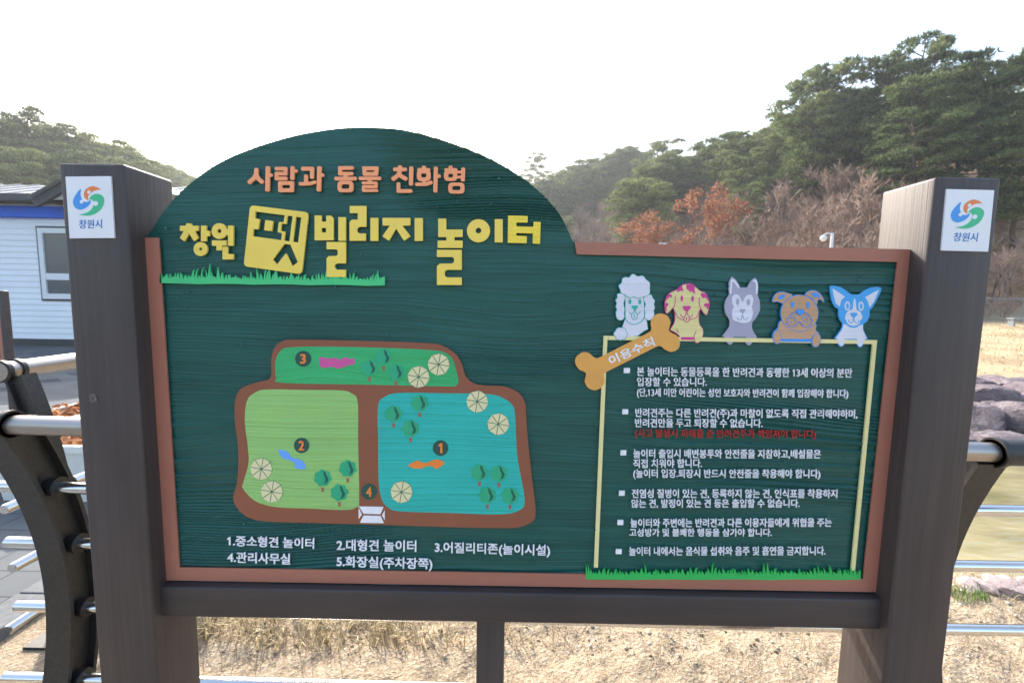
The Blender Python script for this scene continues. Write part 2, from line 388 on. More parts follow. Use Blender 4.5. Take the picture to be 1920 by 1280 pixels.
# smooth the arch a little
def topz(x): return np.interp(x, ax[:, 0], ax[:, 1])
zb_ = zr1 - .004
xs = np.unique(np.concatenate([np.linspace(L1+.0005, R0-.0005, 430), ax[:, 0].clip(L1+.0005, R0-.0005)]))
arch_s = np.convolve(np.pad(topz(xs), 4, 'edge'), np.ones(9)/9, 'valid')
xstep = bp(*ARCH[24])[0]; tz = np.where(xs < xstep-.012, arch_s, topz(xs)); tz[0] = tz[1]
zs = np.arange(zb_, tz.max()+.0016, .0016)
Xg, Zg = np.meshgrid(xs, zs, indexing='ij'); Zc = np.minimum(Zg, tz[:, None])
def relief(X, Z):
    warp = (vnoise(X*1.1+5, Z*5, 21)-.5)*.06+(vnoise(X*3.2, Z*9, 22)-.5)*.020+(vnoise(X*9, Z*30, 27)-.5)*.004
    Wz = Z+warp
    ph = Wz*70 + 26*vnoise(np.zeros_like(Wz)+.5, Wz*5, 23)
    s = ph-np.floor(ph)
    saw = s**1.3*(1-ss(.92, 1.0, s))                    # long slope, sharp lower lip
    amp = .25+.75*vnoise(X*1.5, np.floor(ph)*.77, 24)
    plainz = ss(.50, .62, vnoise(X*1.6+3, Wz*4.5+1, 25))
    fine = (vnoise(X*6, Wz*330, 26)-.5)
    return (saw*amp*(1-.93*plainz)*.0105 + fine*.0018 + (vnoise(X*45, Z*60, 28)-.5)*.0004)
H = relief(Xg, Zc)
Yg = YB + .0066 - np.clip(H, 0, .0086)
V = np.stack([Xg, Yg, Zc], -1).reshape(-1, 3); nx, nz = Xg.shape
i = (np.arange(nx-1)[:, None]*nz+np.arange(nz-1)[None, :]).ravel(); q = np.stack([i, i+nz, i+nz+1, i+1], 1)
zz = Zc.reshape(-1); keep = (zz[q].max(1)-zz[q].min(1) > 1e-6) & ((zz[q[:, 2]]-zz[q[:, 1]] > 1e-7) | (zz[q[:, 3]]-zz[q[:, 0]] > 1e-7))
q = q[keep]
base = len(V); TH = .05
jt = (np.arange(nx)*nz+nz-1); jb = np.arange(nx)*nz
bt = np.stack([xs, np.full(nx, YB+TH), tz], 1); bb = np.stack([xs, np.full(nx, YB+TH), np.full(nx, zb_)], 1)
V = np.concatenate([V, bt, bb]); a = np.arange(nx-1)
q = np.concatenate([q, np.stack([jt[a], jt[a+1], base+a+1, base+a], 1), np.stack([base+nx+a, base+nx+a+1, jb[a+1], jb[a]], 1),
                    np.stack([base+a, base+a+1, base+nx+a+1, base+nx+a], 1)])
panel = mk('panel', V, q, M['board'], sign, smooth=False)
panel['label'] = 'dark green brushed wood panel with an arched top'

# ---- flat raised work on the panel
def rounded(P, r, n=5):
    P = [np.array(p, float) for p in P]; out = []
    for i in range(len(P)):
        a, b, c = P[i-1], P[i], P[(i+1) % len(P)]
        da = a-b; dc = c-b; la = np.linalg.norm(da); lc = np.linalg.norm(dc); rr = min(r, la*.45, lc*.45)
        p = b+da/la*rr; s = b+dc/lc*rr
        for k in range(n+1):
            t = k/n; out.append(tuple((1-t)**2*p+2*t*(1-t)*b+t*t*s))
    return out
def ell(cx, cy, rx, ry=None, n=28, rot=0):
    ry = ry or rx; c, s = math.cos(rot), math.sin(rot)
    return [(cx+rx*math.cos(t)*c-ry*math.sin(t)*s, cy+rx*math.cos(t)*s+ry*math.sin(t)*c) for t in (2*math.pi*k/n for k in range(n))]
def area(P): return sum(P[i-1][0]*P[i][1]-P[i][0]*P[i-1][1] for i in range(len(P)))/2
def inset(P, d):
    P = [np.array(p, float) for p in P]; s = 1 if area(P) > 0 else -1; out = []
    for i in range(len(P)):
        a, b, c = P[i-1], P[i], P[(i+1) % len(P)]
        e1 = b-a; e2 = c-b; e1 = e1/(np.linalg.norm(e1)+1e-9); e2 = e2/(np.linalg.norm(e2)+1e-9)
        n = np.array([-(e1+e2)[1], (e1+e2)[0]]); l = np.linalg.norm(n)
        if l < 1e-6: out.append(tuple(b)); continue
        out.append(tuple(b+n/l*d*s))
    return out
def stroke(P, w, closed=False, cap=.0):
    P = [np.array(p, float) for p in P]; m = len(P); Lf = []; Rt = []
    for i in range(m):
        pv = P[i-1] if (i > 0 or closed) else None; nx_ = P[(i+1) % m] if (i < m-1 or closed) else None
        d1 = (P[i]-pv) if pv is not None else None; d2 = (nx_-P[i]) if nx_ is not None else None
        if d1 is not None: d1 = d1/np.linalg.norm(d1)
        if d2 is not None: d2 = d2/np.linalg.norm(d2)
        p = P[i].copy()
        if d1 is None: p = p-d2*cap; d = d2; k = 1
        elif d2 is None: p = p+d1*cap; d = d1; k = 1
        else:
            d = d1+d2; l = np.linalg.norm(d); d = d/l if l > 1e-6 else d1; k = 1/max(.45, abs(d@d1))
        n = np.array([-d[1], d[0]])*w/2*k; Lf.append(tuple(p+n)); Rt.append(tuple(p-n))
    return [Lf, Rt] if closed else [Lf+Rt[::-1]]

class Relief:
    """flat raised shapes on the panel's front plane, given as outlines, kept as one mesh with several paints"""
    def __init__(s): s.V = []; s.F = []; s.M = []; s.k = 0
    def put(s, contours, y0, h, m=0, tf=None, conv=bp):
        if tf: contours = [[tf(p) for p in c] for c in contours]
        C2 = [[conv(*p) for p in c] for c in contours]
        tri = tessellate_polygon([[Vector((x, z, 0)) for x, z in c] for c in C2])
        flat = [p for c in C2 for p in c]; n = len(s.V); L = len(flat)
        s.k += 1; yf = y0-h-(s.k % 9)*.00003
        s.V += [(x, yf, z) for x, z in flat]+[(x, y0, z) for x, z in flat]
        for t in tri:
            a, b, c = t
            ar = (flat[b][0]-flat[a][0])*(flat[c][1]-flat[a][1])-(flat[c][0]-flat[a][0])*(flat[b][1]-flat[a][1])
            if abs(ar) < 1e-14: continue
            s.F.append((n+a, n+b, n+c) if ar > 0 else (n+c, n+b, n+a)); s.M.append(m)
        o = 0
        for c in C2:
            k = len(c)
            for j in range(k):
                a, b = n+o+j, n+o+(j+1) % k
                s.F.append((a, b, b+L, a+L)); s.M.append(m)
            o += k
        return s
    def build(s, name, mats, parent=panel, label=None):
        mats = mats if isinstance(mats, list) else [mats]
        ob = mk(name, s.V, s.F, mats, parent, s.M if len(mats) > 1 else None)
        if label: ob['label'] = label
        return ob
YS = YB+.0012                                           # back of the raised pieces (sunk in the relief)

# border
Relief().put([[(270, 446), (299, 446), (338, 1062), (1617, 1083.5), (1681, 491.5), (1081, 477), (1077.5, 454), (1705, 468), (1641, 1108), (312, 1086)]], YS, .0042).build('border', M['border'])

# heading, thick rounded strokes
tf6 = lambda p: (460+p[0]/4.465, 300+p[1]/4.465)
HEAD = [([(98, 80), (95, 125), (75, 158), (38, 190)], 34), ([(96, 130), (112, 160), (148, 188)], 34), ([(194, 66), (190, 256)], 36), ([(205, 130), (224, 130)], 28),
        ([(262, 76), (342, 76), (342, 118), (266, 118), (266, 158), (348, 158)], 30), ([(400, 66), (398, 160)], 34), ([(410, 95), (432, 95)], 28), ('c', [(296, 196), (396, 196), (394, 256), (297, 256)], 32),
        ([(482, 76), (562, 76), (562, 150)], 32), ([(512, 135), (512, 190)], 32), ([(462, 202), (540, 202), (588, 188)], 28), ([(624, 66), (619, 256)], 36), ([(634, 130), (654, 130)], 28),
        ([(900, 70), (796, 70), (796, 118), (898, 118)], 30), ([(843, 130), (843, 148)], 36), ([(760, 159), (926, 159)], 30), ('r', (842, 225), 66, 48, 33, 19),
        ('c', [(998, 74), (1102, 74), (1098, 120), (1002, 120)], 32), ([(962, 157), (1130, 157)], 28), ([(1045, 168), (1045, 186)], 36), ([(988, 196), (1098, 196), (1098, 227), (992, 227), (992, 258), (1104, 258)], 24),
        ([(1297, 58), (1297, 76)], 34), ([(1250, 82), (1345, 82)], 30), ([(1296, 96), (1286, 128), (1238, 163)], 34), ([(1300, 132), (1318, 146), (1348, 162)], 34), ([(1392, 68), (1388, 206)], 34), ([(1284, 200), (1284, 262), (1390, 262)], 30),
        ([(1497, 62), (1497, 76)], 34), ([(1452, 84), (1540, 84)], 26), ('r', (1496, 132), 58, 48, 22, 18), ([(1497, 172), (1497, 196)], 34), ([(1434, 206), (1515, 206), (1560, 190)], 28), ([(1597, 70), (1592, 264)], 34), ([(1606, 138), (1628, 138)], 28),
        ([(1720, 62), (1720, 78)], 34), ([(1678, 85), (1766, 85)], 26), ('r', (1720, 134), 56, 44, 20, 16), ([(1772, 104), (1812, 104)], 22), ([(1772, 146), (1812, 146)], 22), ([(1825, 76), (1822, 172)], 32), ('r', (1768, 238), 68, 46, 34, 18)]
R = Relief()
for it in HEAD:
    if it[0] == 'c': cs = [rounded(c, 12) for c in stroke(it[1], it[2], True)]
    elif it[0] == 'r': cs = [rounded([(it[1][0]+sx*it[2], it[1][1]+sy*it[3]) for sx, sy in ((-1, -1), (1, -1), (1, 1), (-1, 1))], 36), rounded([(it[1][0]+sx*it[4], it[1][1]+sy*it[5]) for sx, sy in ((-1, -1), (1, -1), (1, 1), (-1, 1))], 18)]
    else: cs = [rounded(stroke(it[0], it[1], cap=10)[0], 12, 4)]
    R.put(cs, YS, .0046, 0, tf6)
R.build('heading_lettering', M['orange'])

# yellow title
tfa = lambda p: (330+p[0]/7.385, 380+p[1]/7.385)
tfb = lambda p: (420+p[0]/3, 280+p[1]/3)
R = Relief()
def ya(P, r=4, holes=()): R.put([rounded(P, r, 3)]+list(holes), YS, .0046, 0, tfa)
def yb(P, r=1.5, holes=(), m=0): R.put([rounded(P, r, 3)]+[rounded(h, 2, 3) for h in holes], YS, .0046, m, tfb)
ya([(68, 322), (152, 322), (152, 290), (228, 290), (228, 322), (324, 322), (324, 394), (268, 394), (325, 490), (262, 536), (193, 428), (130, 538), (66, 490), (122, 394), (68, 394)], 9)
ya([(358, 320), (433, 320), (433, 392), (480, 392), (480, 466), (435, 466), (435, 537), (358, 537)])
R.put([ell(352, 643, 95, 97, 40), ell(352, 643, 22, 22, 20)], YS, .0046, 0, tfa)
R.put([ell(612, 396, 107, 109, 44), ell(612, 396, 27, 28, 22)], YS, .0046, 0, tfa)
ya([(690, 372), (732, 372), (732, 320), (806, 320), (806, 598), (732, 598), (732, 452), (690, 452)])
ya([(510, 524), (710, 524), (710, 598), (647, 598), (647, 662), (572, 662), (572, 598), (510, 598)])
ya([(656, 612), (730, 612), (730, 712), (808, 712), (808, 787), (656, 787)], 8)
R.put([rounded([(1040, 38), (1845, 138), (1750, 992), (950, 880)], 62, 7),
       rounded([(1112, 126), (1518, 178), (1503, 272), (1436, 272), (1418, 412), (1480, 424), (1468, 522), (1074, 466), (1086, 368), (1152, 374), (1172, 232), (1106, 222)], 10, 3),
       rounded([(1250, 243), (1356, 258), (1338, 398), (1234, 384)], 5, 3),
       [(1552, 184), (1626, 192), (1582, 538), (1508, 528), (1524, 404), (1460, 396), (1472, 292), (1538, 300)],
       [(1672, 200), (1746, 210), (1702, 554), (1630, 544)],
       rounded([(1510, 574), (1594, 582), (1698, 824), (1624, 882), (1534, 700), (1412, 856), (1350, 790)], 10, 3)], YS, .0050, 0, tfa)
yb([(513, 373), (552, 373), (552, 408), (578, 408), (578, 374), (604, 374), (619, 390), (619, 512), (513, 512)], 1.5, [[(552, 443), (577, 443), (577, 468), (552, 468)]])
yb([(646, 383), (688, 383), (688, 515), (646, 515)])
yb([(580, 522), (688, 522), (688, 642), (638, 642), (625, 652), (625, 668), (638, 677), (688, 677), (688, 718), (580, 718), (580, 614), (592, 601), (634, 600), (643, 592), (643, 572), (635, 563), (580, 563)], 3)
yb([(710, 320), (803, 320), (803, 437), (765, 437), (752, 446), (752, 465), (765, 474), (800, 474), (800, 515), (709, 515), (709, 410), (722, 397), (755, 397), (755, 360), (710, 360)], 3)
yb([(826, 387), (870, 387), (870, 516), (826, 516)])
yb([(894, 387), (1050, 387), (1050, 430), (1005, 430), (1051, 490), (1015, 516), (970, 447), (930, 516), (893, 490), (935, 430), (894, 430)], 3)
yb([(1074, 388), (1120, 388), (1120, 516), (1074, 516)])
yb([(1206, 391), (1251, 391), (1251, 452), (1343, 452), (1343, 494), (1297, 494), (1297, 514), (1343, 514), (1343, 555), (1203, 555), (1203, 514), (1252, 514), (1252, 494), (1206, 494)], 3)
yb([(1199, 566), (1338, 566), (1338, 678), (1255, 678), (1243, 688), (1243, 711), (1255, 720), (1338, 720), (1338, 763), (1199, 763), (1199, 657), (1215, 643), (1285, 642), (1295, 633), (1295, 615), (1285, 606), (1199, 606)], 3)
R.put([ell(1432, 459, 65, 65, 44), ell(1432, 458, 16, 16, 20)], YS, .0046, 0, tfb)
yb([(1523, 394), (1568, 394), (1568, 524), (1523, 524)])
yb([(1598, 374), (1708, 376), (1708, 413), (1645, 412), (1645, 434), (1740, 437), (1741, 408), (1781, 410), (1777, 532), (1736, 530), (1737, 474), (1645, 471), (1644, 487), (1703, 489), (1703, 529), (1596, 526)], 2, m=1)
R.build('title_lettering', [M['yellow'], M['yellow_grain']])

# grass strips cut as one silhouette
def grass(x0, y0, x1, y1, hmax, hbase, seed):
    rnd = random.Random(seed); P = [(x0, y0)]; x = x0; pts = []
    Yl = lambda xx: y0+(y1-y0)*(xx-x0)/(x1-x0)
    pts.append((x0, Yl(x0)-hbase*.9))
    while x < x1-5:
        big = .5+.5*math.sin((x-x0)*.055+seed)
        wd = rnd.uniform(3.0, 6.5); h = hbase+(hmax-hbase)*(rnd.random()**1.3)*(.35+.65*big); lean = rnd.uniform(-4, 5)
        pts += [(x, Yl(x)-hbase*rnd.uniform(.55, .9)), (x+wd*.3+lean*.35, Yl(x)-(hbase+h)*.55), (x+wd*.5+lean, Yl(x)-h), (x+wd*.75+lean*.3, Yl(x)-(hbase+h)*.5)]
        x += wd*rnd.uniform(.9, 1.5)
    pts = [(min(max(a, x0), x1), b) for a, b in pts]
    # keep x monotone enough for a clean outline
    pts += [(x1, Yl(x1)-hbase*1.4), (x1, y1)]
    bot = [(x1-(x1-x0)*k/12, Yl(x1-(x1-x0)*k/12)+(1.2 if k % 3 == 1 else 0)) for k in range(1, 12)]
    return [P+pts+bot]
Relief().put(grass(301, 531, 722, 535, 38, 12, 3), YS, .0042).build('grass_strip', M['strip'], label='light green strip of painted grass under the yellow title')
g2 = Relief().put(grass(1098, 1084, 1612, 1084, 32, 12, 8), YS, .0048).build('grass_strip', M['strip2'], label='bright green strip of painted grass along the bottom of the rules')

# park map
tfm = lambda p: (420+p[0]/2.667, 600+p[1]/2.667)
OUT = [(300, 103), (350, 97), (560, 100), (800, 106), (1030, 115), (1100, 130), (1160, 170), (1190, 220), (1210, 280), (1245, 312), (1300, 325), (1400, 330), (1470, 360), (1505, 410), (1512, 500), (1520, 600), (1530, 700), (1545, 830),
       (1558, 950), (1545, 1000), (1480, 1030), (1380, 1036), (1100, 1030), (800, 1020), (500, 1012), (220, 1003), (120, 980), (65, 930), (50, 880), (70, 800), (75, 650), (58, 500), (60, 400), (85, 345), (150, 315), (220, 298), (240, 270), (240, 190), (260, 130)]
PLOTS = [('plot_green', [(340, 135), (520, 132), (800, 138), (1050, 150), (1120, 170), (1150, 210), (1172, 300), (1160, 325), (1120, 330), (700, 321), (300, 312), (265, 285), (262, 200), (290, 150)], 'green plot of the painted park map'),
         ('plot_lime', [(220, 345), (400, 347), (590, 350), (640, 365), (670, 405), (673, 600), (678, 900), (665, 930), (610, 945), (430, 938), (260, 930), (160, 900), (100, 840), (100, 810), (125, 720), (125, 650), (108, 500), (120, 400), (160, 360)], 'light green plot of the painted park map'),
         ('plot_teal', [(880, 362), (1100, 364), (1300, 367), (1380, 380), (1440, 420), (1455, 470), (1460, 580), (1470, 700), (1503, 890), (1480, 945), (1380, 967), (1130, 960), (880, 952), (820, 930), (790, 890), (775, 800), (773, 600), (772, 430), (800, 385)], 'turquoise plot of the painted park map')]
Relief().put([catmull(OUT)], YS, .0042, 0, tfm).build('map_path', M['path'])
for mn, P, lb in PLOTS: Relief().put([catmull(P)], YS-.0040, .0006, 0, tfm).build('map_plot', M[mn], label=lb)
YM = YS-.0044
for cx, cy in [(800, 183), (730, 236), (862, 258), (980, 412), (850, 465), (935, 538), (1278, 757), (1375, 762), (1318, 870), (1430, 872), (622, 738), (497, 785), (580, 858)]:
    r_ = Relief(); c = []
    for k in range(36):
        t = 2*math.pi*k/36; rr = 40+3.2*math.sin(7*t+cx); c.append((cx+rr*math.cos(t)*1.05, cy+rr*math.sin(t)))
    r_.put([c], YM, .0016, 0, tfm)
    r_.put([[(cx+2, cy-38), (cx+14, cy-28), (cx+22, cy-8), (cx+30, cy+4), (cx+24, cy+22), (cx+4, cy+32), (cx+12, cy+18), (cx+14, cy+2), (cx+6, cy-12)]], YM-.0014, .0004, 1, tfm)
    r_.put([[(cx-10, cy+46), (cx-2, cy+50), (cx+8, cy+45), (cx+5, cy+58), (cx+8, cy+68), (cx-8, cy+68), (cx-5, cy+58)]], YM, .0012, 2, tfm)
    r_.build('map_tree', [M['tree_green'], M['tree_shade'], M['trunk_red']])
for cx, cy in [(1075, 220), (975, 282), (1267, 405), (1372, 517), (890, 855), (192, 740), (244, 853)]:
    r_ = Relief(); r_.put([ell(cx, cy, 56, 57, 8, .17)], YM, .0012, 1, tfm)
    for k in range(8):
        a0 = .17+2*math.pi*k/8; a1 = a0+math.pi/4; g = .035; rr = 55
        mid = (a0+a1)/2
        r_.put([[(cx+5*math.cos(mid), cy+5*math.sin(mid)), (cx+rr*math.cos(a0+g), cy+rr*math.sin(a0+g)), (cx+rr*math.cos(a1-g), cy+rr*math.sin(a1-g))]], YM-.0011, .0008, 0, tfm)
    r_.build('map_parasol', [M['cream'], M['slit']])
Relief().put([rounded([(480, 182), (535, 192), (560, 184), (580, 200), (605, 183), (640, 195), (657, 187), (656, 222), (625, 222), (600, 235), (572, 242), (545, 230), (505, 238), (482, 232)], 12)], YM, .0012, 0, tfm).build('map_ribbon', M['pink'], label='pink wavy shape on the map')
Relief().put([catmull([(276, 644), (322, 655), (335, 675), (352, 686), (390, 697), (408, 715), (408, 741), (360, 736), (358, 715), (340, 700), (300, 688), (284, 668)], 3)], YM, .0012, 0, tfm).build('map_ribbon', M['blue_r'], label='blue wavy shape on the map')
Relief().put([catmull([(924, 722), (968, 699), (990, 708), (1015, 709), (1060, 693), (1085, 698), (1104, 713), (1062, 741), (1045, 727), (1020, 726), (985, 738), (950, 736)], 3)], YM, .0012, 0, tfm).build('map_ribbon', M['orange_r'], label='orange wavy shape on the map')
r_ = Relief()
for P in ([(678, 927), (800, 929), (785, 965), (700, 963)], [(700, 972), (785, 974), (802, 1010), (682, 1008)], [(676, 935), (692, 968), (676, 990)], [(806, 945), (806, 995), (792, 970)]): r_.put([P], YM+.0002, .0014, 0, tfm)
r_.build('map_house', M['white'])

# lettering through Blender's built-in font
def text_mesh(body, size=1.0):
    c = bpy.data.curves.new('lettering', 'FONT'); c.body = body; c.size = size; c.fill_mode = 'BOTH'; c.extrude = 1.0; c.resolution_u = 3
    o = bpy.data.objects.new('lettering', c); COL.objects.link(o)
    dg = bpy.context.evaluated_depsgraph_get(); dg.update()
    me = o.evaluated_get(dg).to_mesh()
    V = np.array([v.co[:] for v in me.vertices]); Fc = [tuple(p.vertices) for p in me.polygons]
    o.evaluated_get(dg).to_mesh_clear(); bpy.data.objects.remove(o); bpy.data.curves.remove(c)
    if '1' in body:                                     # the font's figure one is a bare bar: give it its flag
        tp = sorted({round(float(v[0]), 3) for v in V if abs(v[1]-.682) < .002} & {round(float(v[0]), 3) for v in V if abs(v[1]) < .002})
        for x0, x1 in zip(tp[::2], tp[1::2]):
            n = len(V); V = np.concatenate([V, [(x0, .682, -1), (x0, .545, -1), (x0-.125, .475, -1), (x0-.125, .575, -1)]]); Fc.append((n, n+1, n+2, n+3))
    return V, Fc
REF_LO, REF_HI = -.075, .825
def put_text(mb, body, lb, rb, lt, y, bold=.012, m=0, conv=bp, digits=False, thick=.0014):
    V, Fc = text_mesh(body)
    x0, x1 = V[:, 0].min()-bold, V[:, 0].max()+bold; lo, hi = (V[:, 1].min()-bold, V[:, 1].max()+bold) if digits else (REF_LO, REF_HI)
    A = np.array(conv(*lb)); B = np.array(conv(*rb)); Cc = np.array(conv(*lt))
    for k, (ox, oy) in enumerate(((0, 0), (bold, bold*.5), (-bold, -bold*.5), (bold, -bold*.5), (-bold, bold*.5))):   # struck five times for a bold face
        s = (V[:, 0]+ox-x0)/(x1-x0); t = (V[:, 1]+oy-lo)/(hi-lo)
        P = A+s[:, None]*(B-A)+t[:, None]*(Cc-A)
        mb.add([(p[0], y+v[2]*thick-k*.00002, p[1]) for p, v in zip(P, V)], Fc, m)
    return mb
YT = YB-.0026
for (cx, cy, r, d) in [(400, 192, 40, '3'), (392, 623, 38, '2'), (1084, 636, 39, '1'), (728, 853, 39, '4')]:
    r_ = Relief(); r_.put([ell(cx, cy, r, r, 32)], YM, .0012, 0, tfm)
    mb = MB(); mb.V = r_.V; mb.F = r_.F; mb.M = r_.M
    w_ = 14 if d != '1' else 10
    put_text(mb, d, tfm((cx-w_, cy+25)), tfm((cx+w_, cy+25)), tfm((cx-w_, cy-25)), YM-.0022, .03 if d != '1' else .02, 1, digits=True, thick=.001)
    mb.build('map_number', [M['badge'], M['digit']], panel)
mb = MB()
LEG = [('1.중소형견 놀이터', (428, 1021), (590, 1026.5), (428, 1002)), ('2.대형견 놀이터', (632, 1030), (781, 1032), (632, 1009.5)), ('3.어질리티존(놀이시설)', (815.5, 1033.5), (1031, 1039.5), (815.5, 1014)),
       ('4.관리사무실', (428, 1052), (545, 1056), (428, 1032.5)), ('5.화장실(주차장쪽)', (632, 1060), (811, 1065), (632, 1040))]
for b, lb, rb_, lt in LEG: put_text(mb, b, lb, rb_, lt, YT, .02)
mb.build('legend_lettering', M['white'], panel)
tfr = lambda x, y: (1060+x/2.783, 660+y/2.783)
RULES = [('본 놀이터는 동물등록을 한 반려견과 동행한 13세 이상의 분만', 372, 1490, 77, 122, 130), ('입장할 수 있습니다.', 372, 735, 132, 175, 175), ('(단,13세 미만 어린이는 성인 보호자와 반려견이 함께 입장해야 합니다)', 372, 1470, 187, 228, 235),
         ('반려견주는 다른 반려견(주)과 마찰이 없도록 직접 관리해야하며,', 363, 1518, 292, 335, 342), ('반려견만을 두고 퇴장할 수 없습니다.', 362, 1025, 345, 388, 390), ('(사고 발생시 피해를 준 반려견주가 책임져야 합니다)', 362, 1302, 400, 440, 444),
         ('놀이터 출입시 배변봉투와 안전줄을 지참하고,배설물은', 353, 1327, 505, 548, 550), ('직접 치워야 합니다.', 353, 710, 557, 600, 598), ('(놀이터 입장.퇴장시 반드시 안전줄을 착용해야 합니다)', 353, 1325, 608, 650, 652),
         ('전염성 질병이 있는 견, 등록하지 않는 견, 인식표를 착용하지', 345, 1413, 712, 755, 756), ('않는 견, 발정이 있는 견 등은 출입할 수 없습니다.', 343, 1218, 765, 806, 805),
         ('놀이터와 주변에는 반려견과 다른 이용자들에게 위협을 주는', 338, 1384, 866, 908, 905), ('고성방가 및 불쾌한 행동을 삼가야 합니다.', 333, 1073, 917, 955, 955), ('놀이터 내에서는 음식물 섭취와 음주 및 흡연을 금지합니다.', 330, 1352, 1013, 1055, 1052)]
for k, (b, x0, x1, t, bo, br) in enumerate(RULES):
    mb = MB(); put_text(mb, b, tfr(x0, bo+1), tfr(x1, br+1), tfr(x0, t-1), YT, .015)
    o = mb.build('rule_lettering', M['red'] if k == 5 else M['white'], panel)
    if k == 5: o['label'] = 'red line of Korean lettering in brackets'
for x0, x1, t, bo in [(305, 336, 82, 108), (297, 327, 297, 322), (288, 317, 510, 536), (280, 309, 721, 746), (272, 302, 873, 898), (263, 293, 1025, 1049)]:
    Relief().put([[tfr(x0, t), tfr(x1, t), tfr(x1-1, bo), tfr(x0-1, bo)]], YS, .0042).build('bullet_mark', M['white'])
# yellow line round the rules
r_ = Relief()
r_.put([stroke([(1117, 1062), (1135, 633), (1639, 641), (1598, 1068)], 7.5)[0]], YS, .0040).build('rules_frame', M['frame_y'])
# bone plate
tf5 = lambda p: (1070+p[0]/8, 580+p[1]/8)
BONE = [(1340, 60), (1440, 95), (1488, 190), (1465, 300), (1500, 345), (1590, 395), (1632, 490), (1600, 590), (1500, 632), (1410, 600), (1350, 553), (1290, 552), (1100, 645), (800, 797), (520, 940), (492, 985), (500, 1070), (460, 1160), (360, 1205),
        (260, 1170), (210, 1080), (230, 970), (200, 930), (120, 890), (65, 790), (90, 700), (180, 640), (270, 650), (330, 700), (385, 730), (440, 712), (700, 580), (950, 453), (1150, 352), (1205, 300), (1195, 200), (1235, 105)]
bo_ = Relief().put([catmull(BONE)], YS, .0054, 0, tf5)
mb = MB(); mb.V = bo_.V; mb.F = bo_.F; mb.M = bo_.M
put_text(mb, '이용수칙', tf5((600, 836)), tf5((1262, 530)), tf5((542, 712)), YS-.0054, .024, 1)
mb.build('bone_plate', [M['bone'], M['white']], panel)

# dog pictures
def dog(label, mats, layers, ox):
    r_ = Relief(); t = lambda p: (ox+p[0]/6.4, 500+p[1]/6.4)
    for k, (mi, cs, h) in enumerate(layers): r_.put(cs, YS, .0038+h*.0004, mi, t)
    o = r_.build('dog_picture', mats, panel, label)
cm = lambda P, n=4: catmull(P, n)
def ol(P, w=7): return (0, [P], 0), (1, [inset(P, w)], 1)
def st(P, w=8, m=0, h=3): return (m, stroke(catmull(P, 5, False), w), h)
def el(cx, cy, rx, ry, m=0, h=3): return (m, [ell(cx, cy, rx, ry, 20)], h)
hat = cm([(430, 85), (480, 112), (540, 105), (580, 150), (625, 190), (627, 250), (625, 320), (590, 350), (540, 365), (480, 382), (430, 362), (390, 378), (330, 345), (280, 320), (262, 270), (248, 225), (285, 190), (290, 145), (330, 122), (375, 125), (400, 95)])
el_ = cm([(330, 345), (270, 315), (232, 330), (232, 370), (210, 400), (225, 440), (212, 480), (228, 510), (215, 550), (225, 610), (250, 640), (300, 640), (325, 600), (320, 560), (328, 510), (315, 440), (330, 390)])
er_ = cm([(552, 365), (600, 340), (640, 330), (662, 370), (688, 410), (678, 450), (688, 490), (675, 530), (682, 570), (665, 610), (640, 640), (590, 640), (558, 605), (565, 560), (555, 500), (570, 450), (552, 410)])
body = [(330, 340), (555, 340), (565, 560), (558, 605), (592, 640), (606, 750), (560, 772), (480, 832), (340, 850), (345, 790), (292, 722), (328, 620)]
paw = cm([(225, 740), (260, 725), (300, 728), (335, 740), (345, 775), (360, 800), (345, 840), (330, 870), (290, 875), (275, 890), (250, 872), (225, 880), (215, 850), (188, 810), (200, 780), (215, 760)])
def bump2(ls, d): return tuple((m, c, h+d) for m, c, h in ls)
dog('white poodle picture with teal outlines', [M['d_teal'], M['d_white']], [*ol(body), *bump2(ol(el_), 2), *bump2(ol(er_), 2), *bump2(ol(hat), 4), *bump2(ol(paw), 2),
    st([(330, 610), (360, 660), (440, 690), (520, 660), (558, 610)], 9), el(386, 418, 16, 30, 0, 6), el(505, 420, 16, 30, 0, 6), (0, [rounded([(404, 466), (482, 463), (480, 490), (445, 528), (410, 492)], 14)], 5),
    st([(376, 538), (395, 562), (420, 560), (443, 522)]), st([(443, 522), (465, 560), (490, 562), (512, 538)]), st([(408, 562), (410, 610), (440, 635), (472, 612), (478, 562)]), st([(441, 565), (441, 612)])], 1120)
dal = cm([(1075, 200), (1130, 205), (1170, 235), (1235, 290), (1290, 310), (1330, 380), (1342, 450), (1330, 520), (1305, 580), (1260, 545), (1235, 510), (1215, 600), (1225, 690), (1260, 740), (1268, 800), (1240, 880), (1200, 915), (1165, 902), (1150, 878), (1000, 878), (985, 840), (930, 790), (870, 760), (885, 720), (915, 670), (925, 590), (905, 500), (870, 535), (825, 560), (805, 500), (805, 420), (830, 350), (870, 310), (950, 270), (1010, 220)])
sp = [[(1065, 207), (1130, 210), (1165, 240), (1160, 290), (1175, 320), (1150, 320), (1125, 290), (1110, 310), (1090, 285), (1060, 262)], [(945, 285), (1010, 227), (1020, 270), (1030, 295), (995, 285), (975, 300), (950, 300)], [(850, 325), (890, 340), (890, 370), (860, 360), (830, 390), (812, 420), (825, 355)],
      [(1240, 310), (1290, 320), (1330, 390), (1337, 430), (1310, 390), (1290, 365), (1265, 380), (1235, 350)], [(1305, 435), (1338, 440), (1330, 500), (1310, 510), (1300, 480), (1270, 470), (1275, 445)], [(812, 430), (850, 440), (845, 465), (825, 480), (830, 530), (810, 500)], [(995, 842), (1150, 842), (1150, 876), (1000, 876)]]
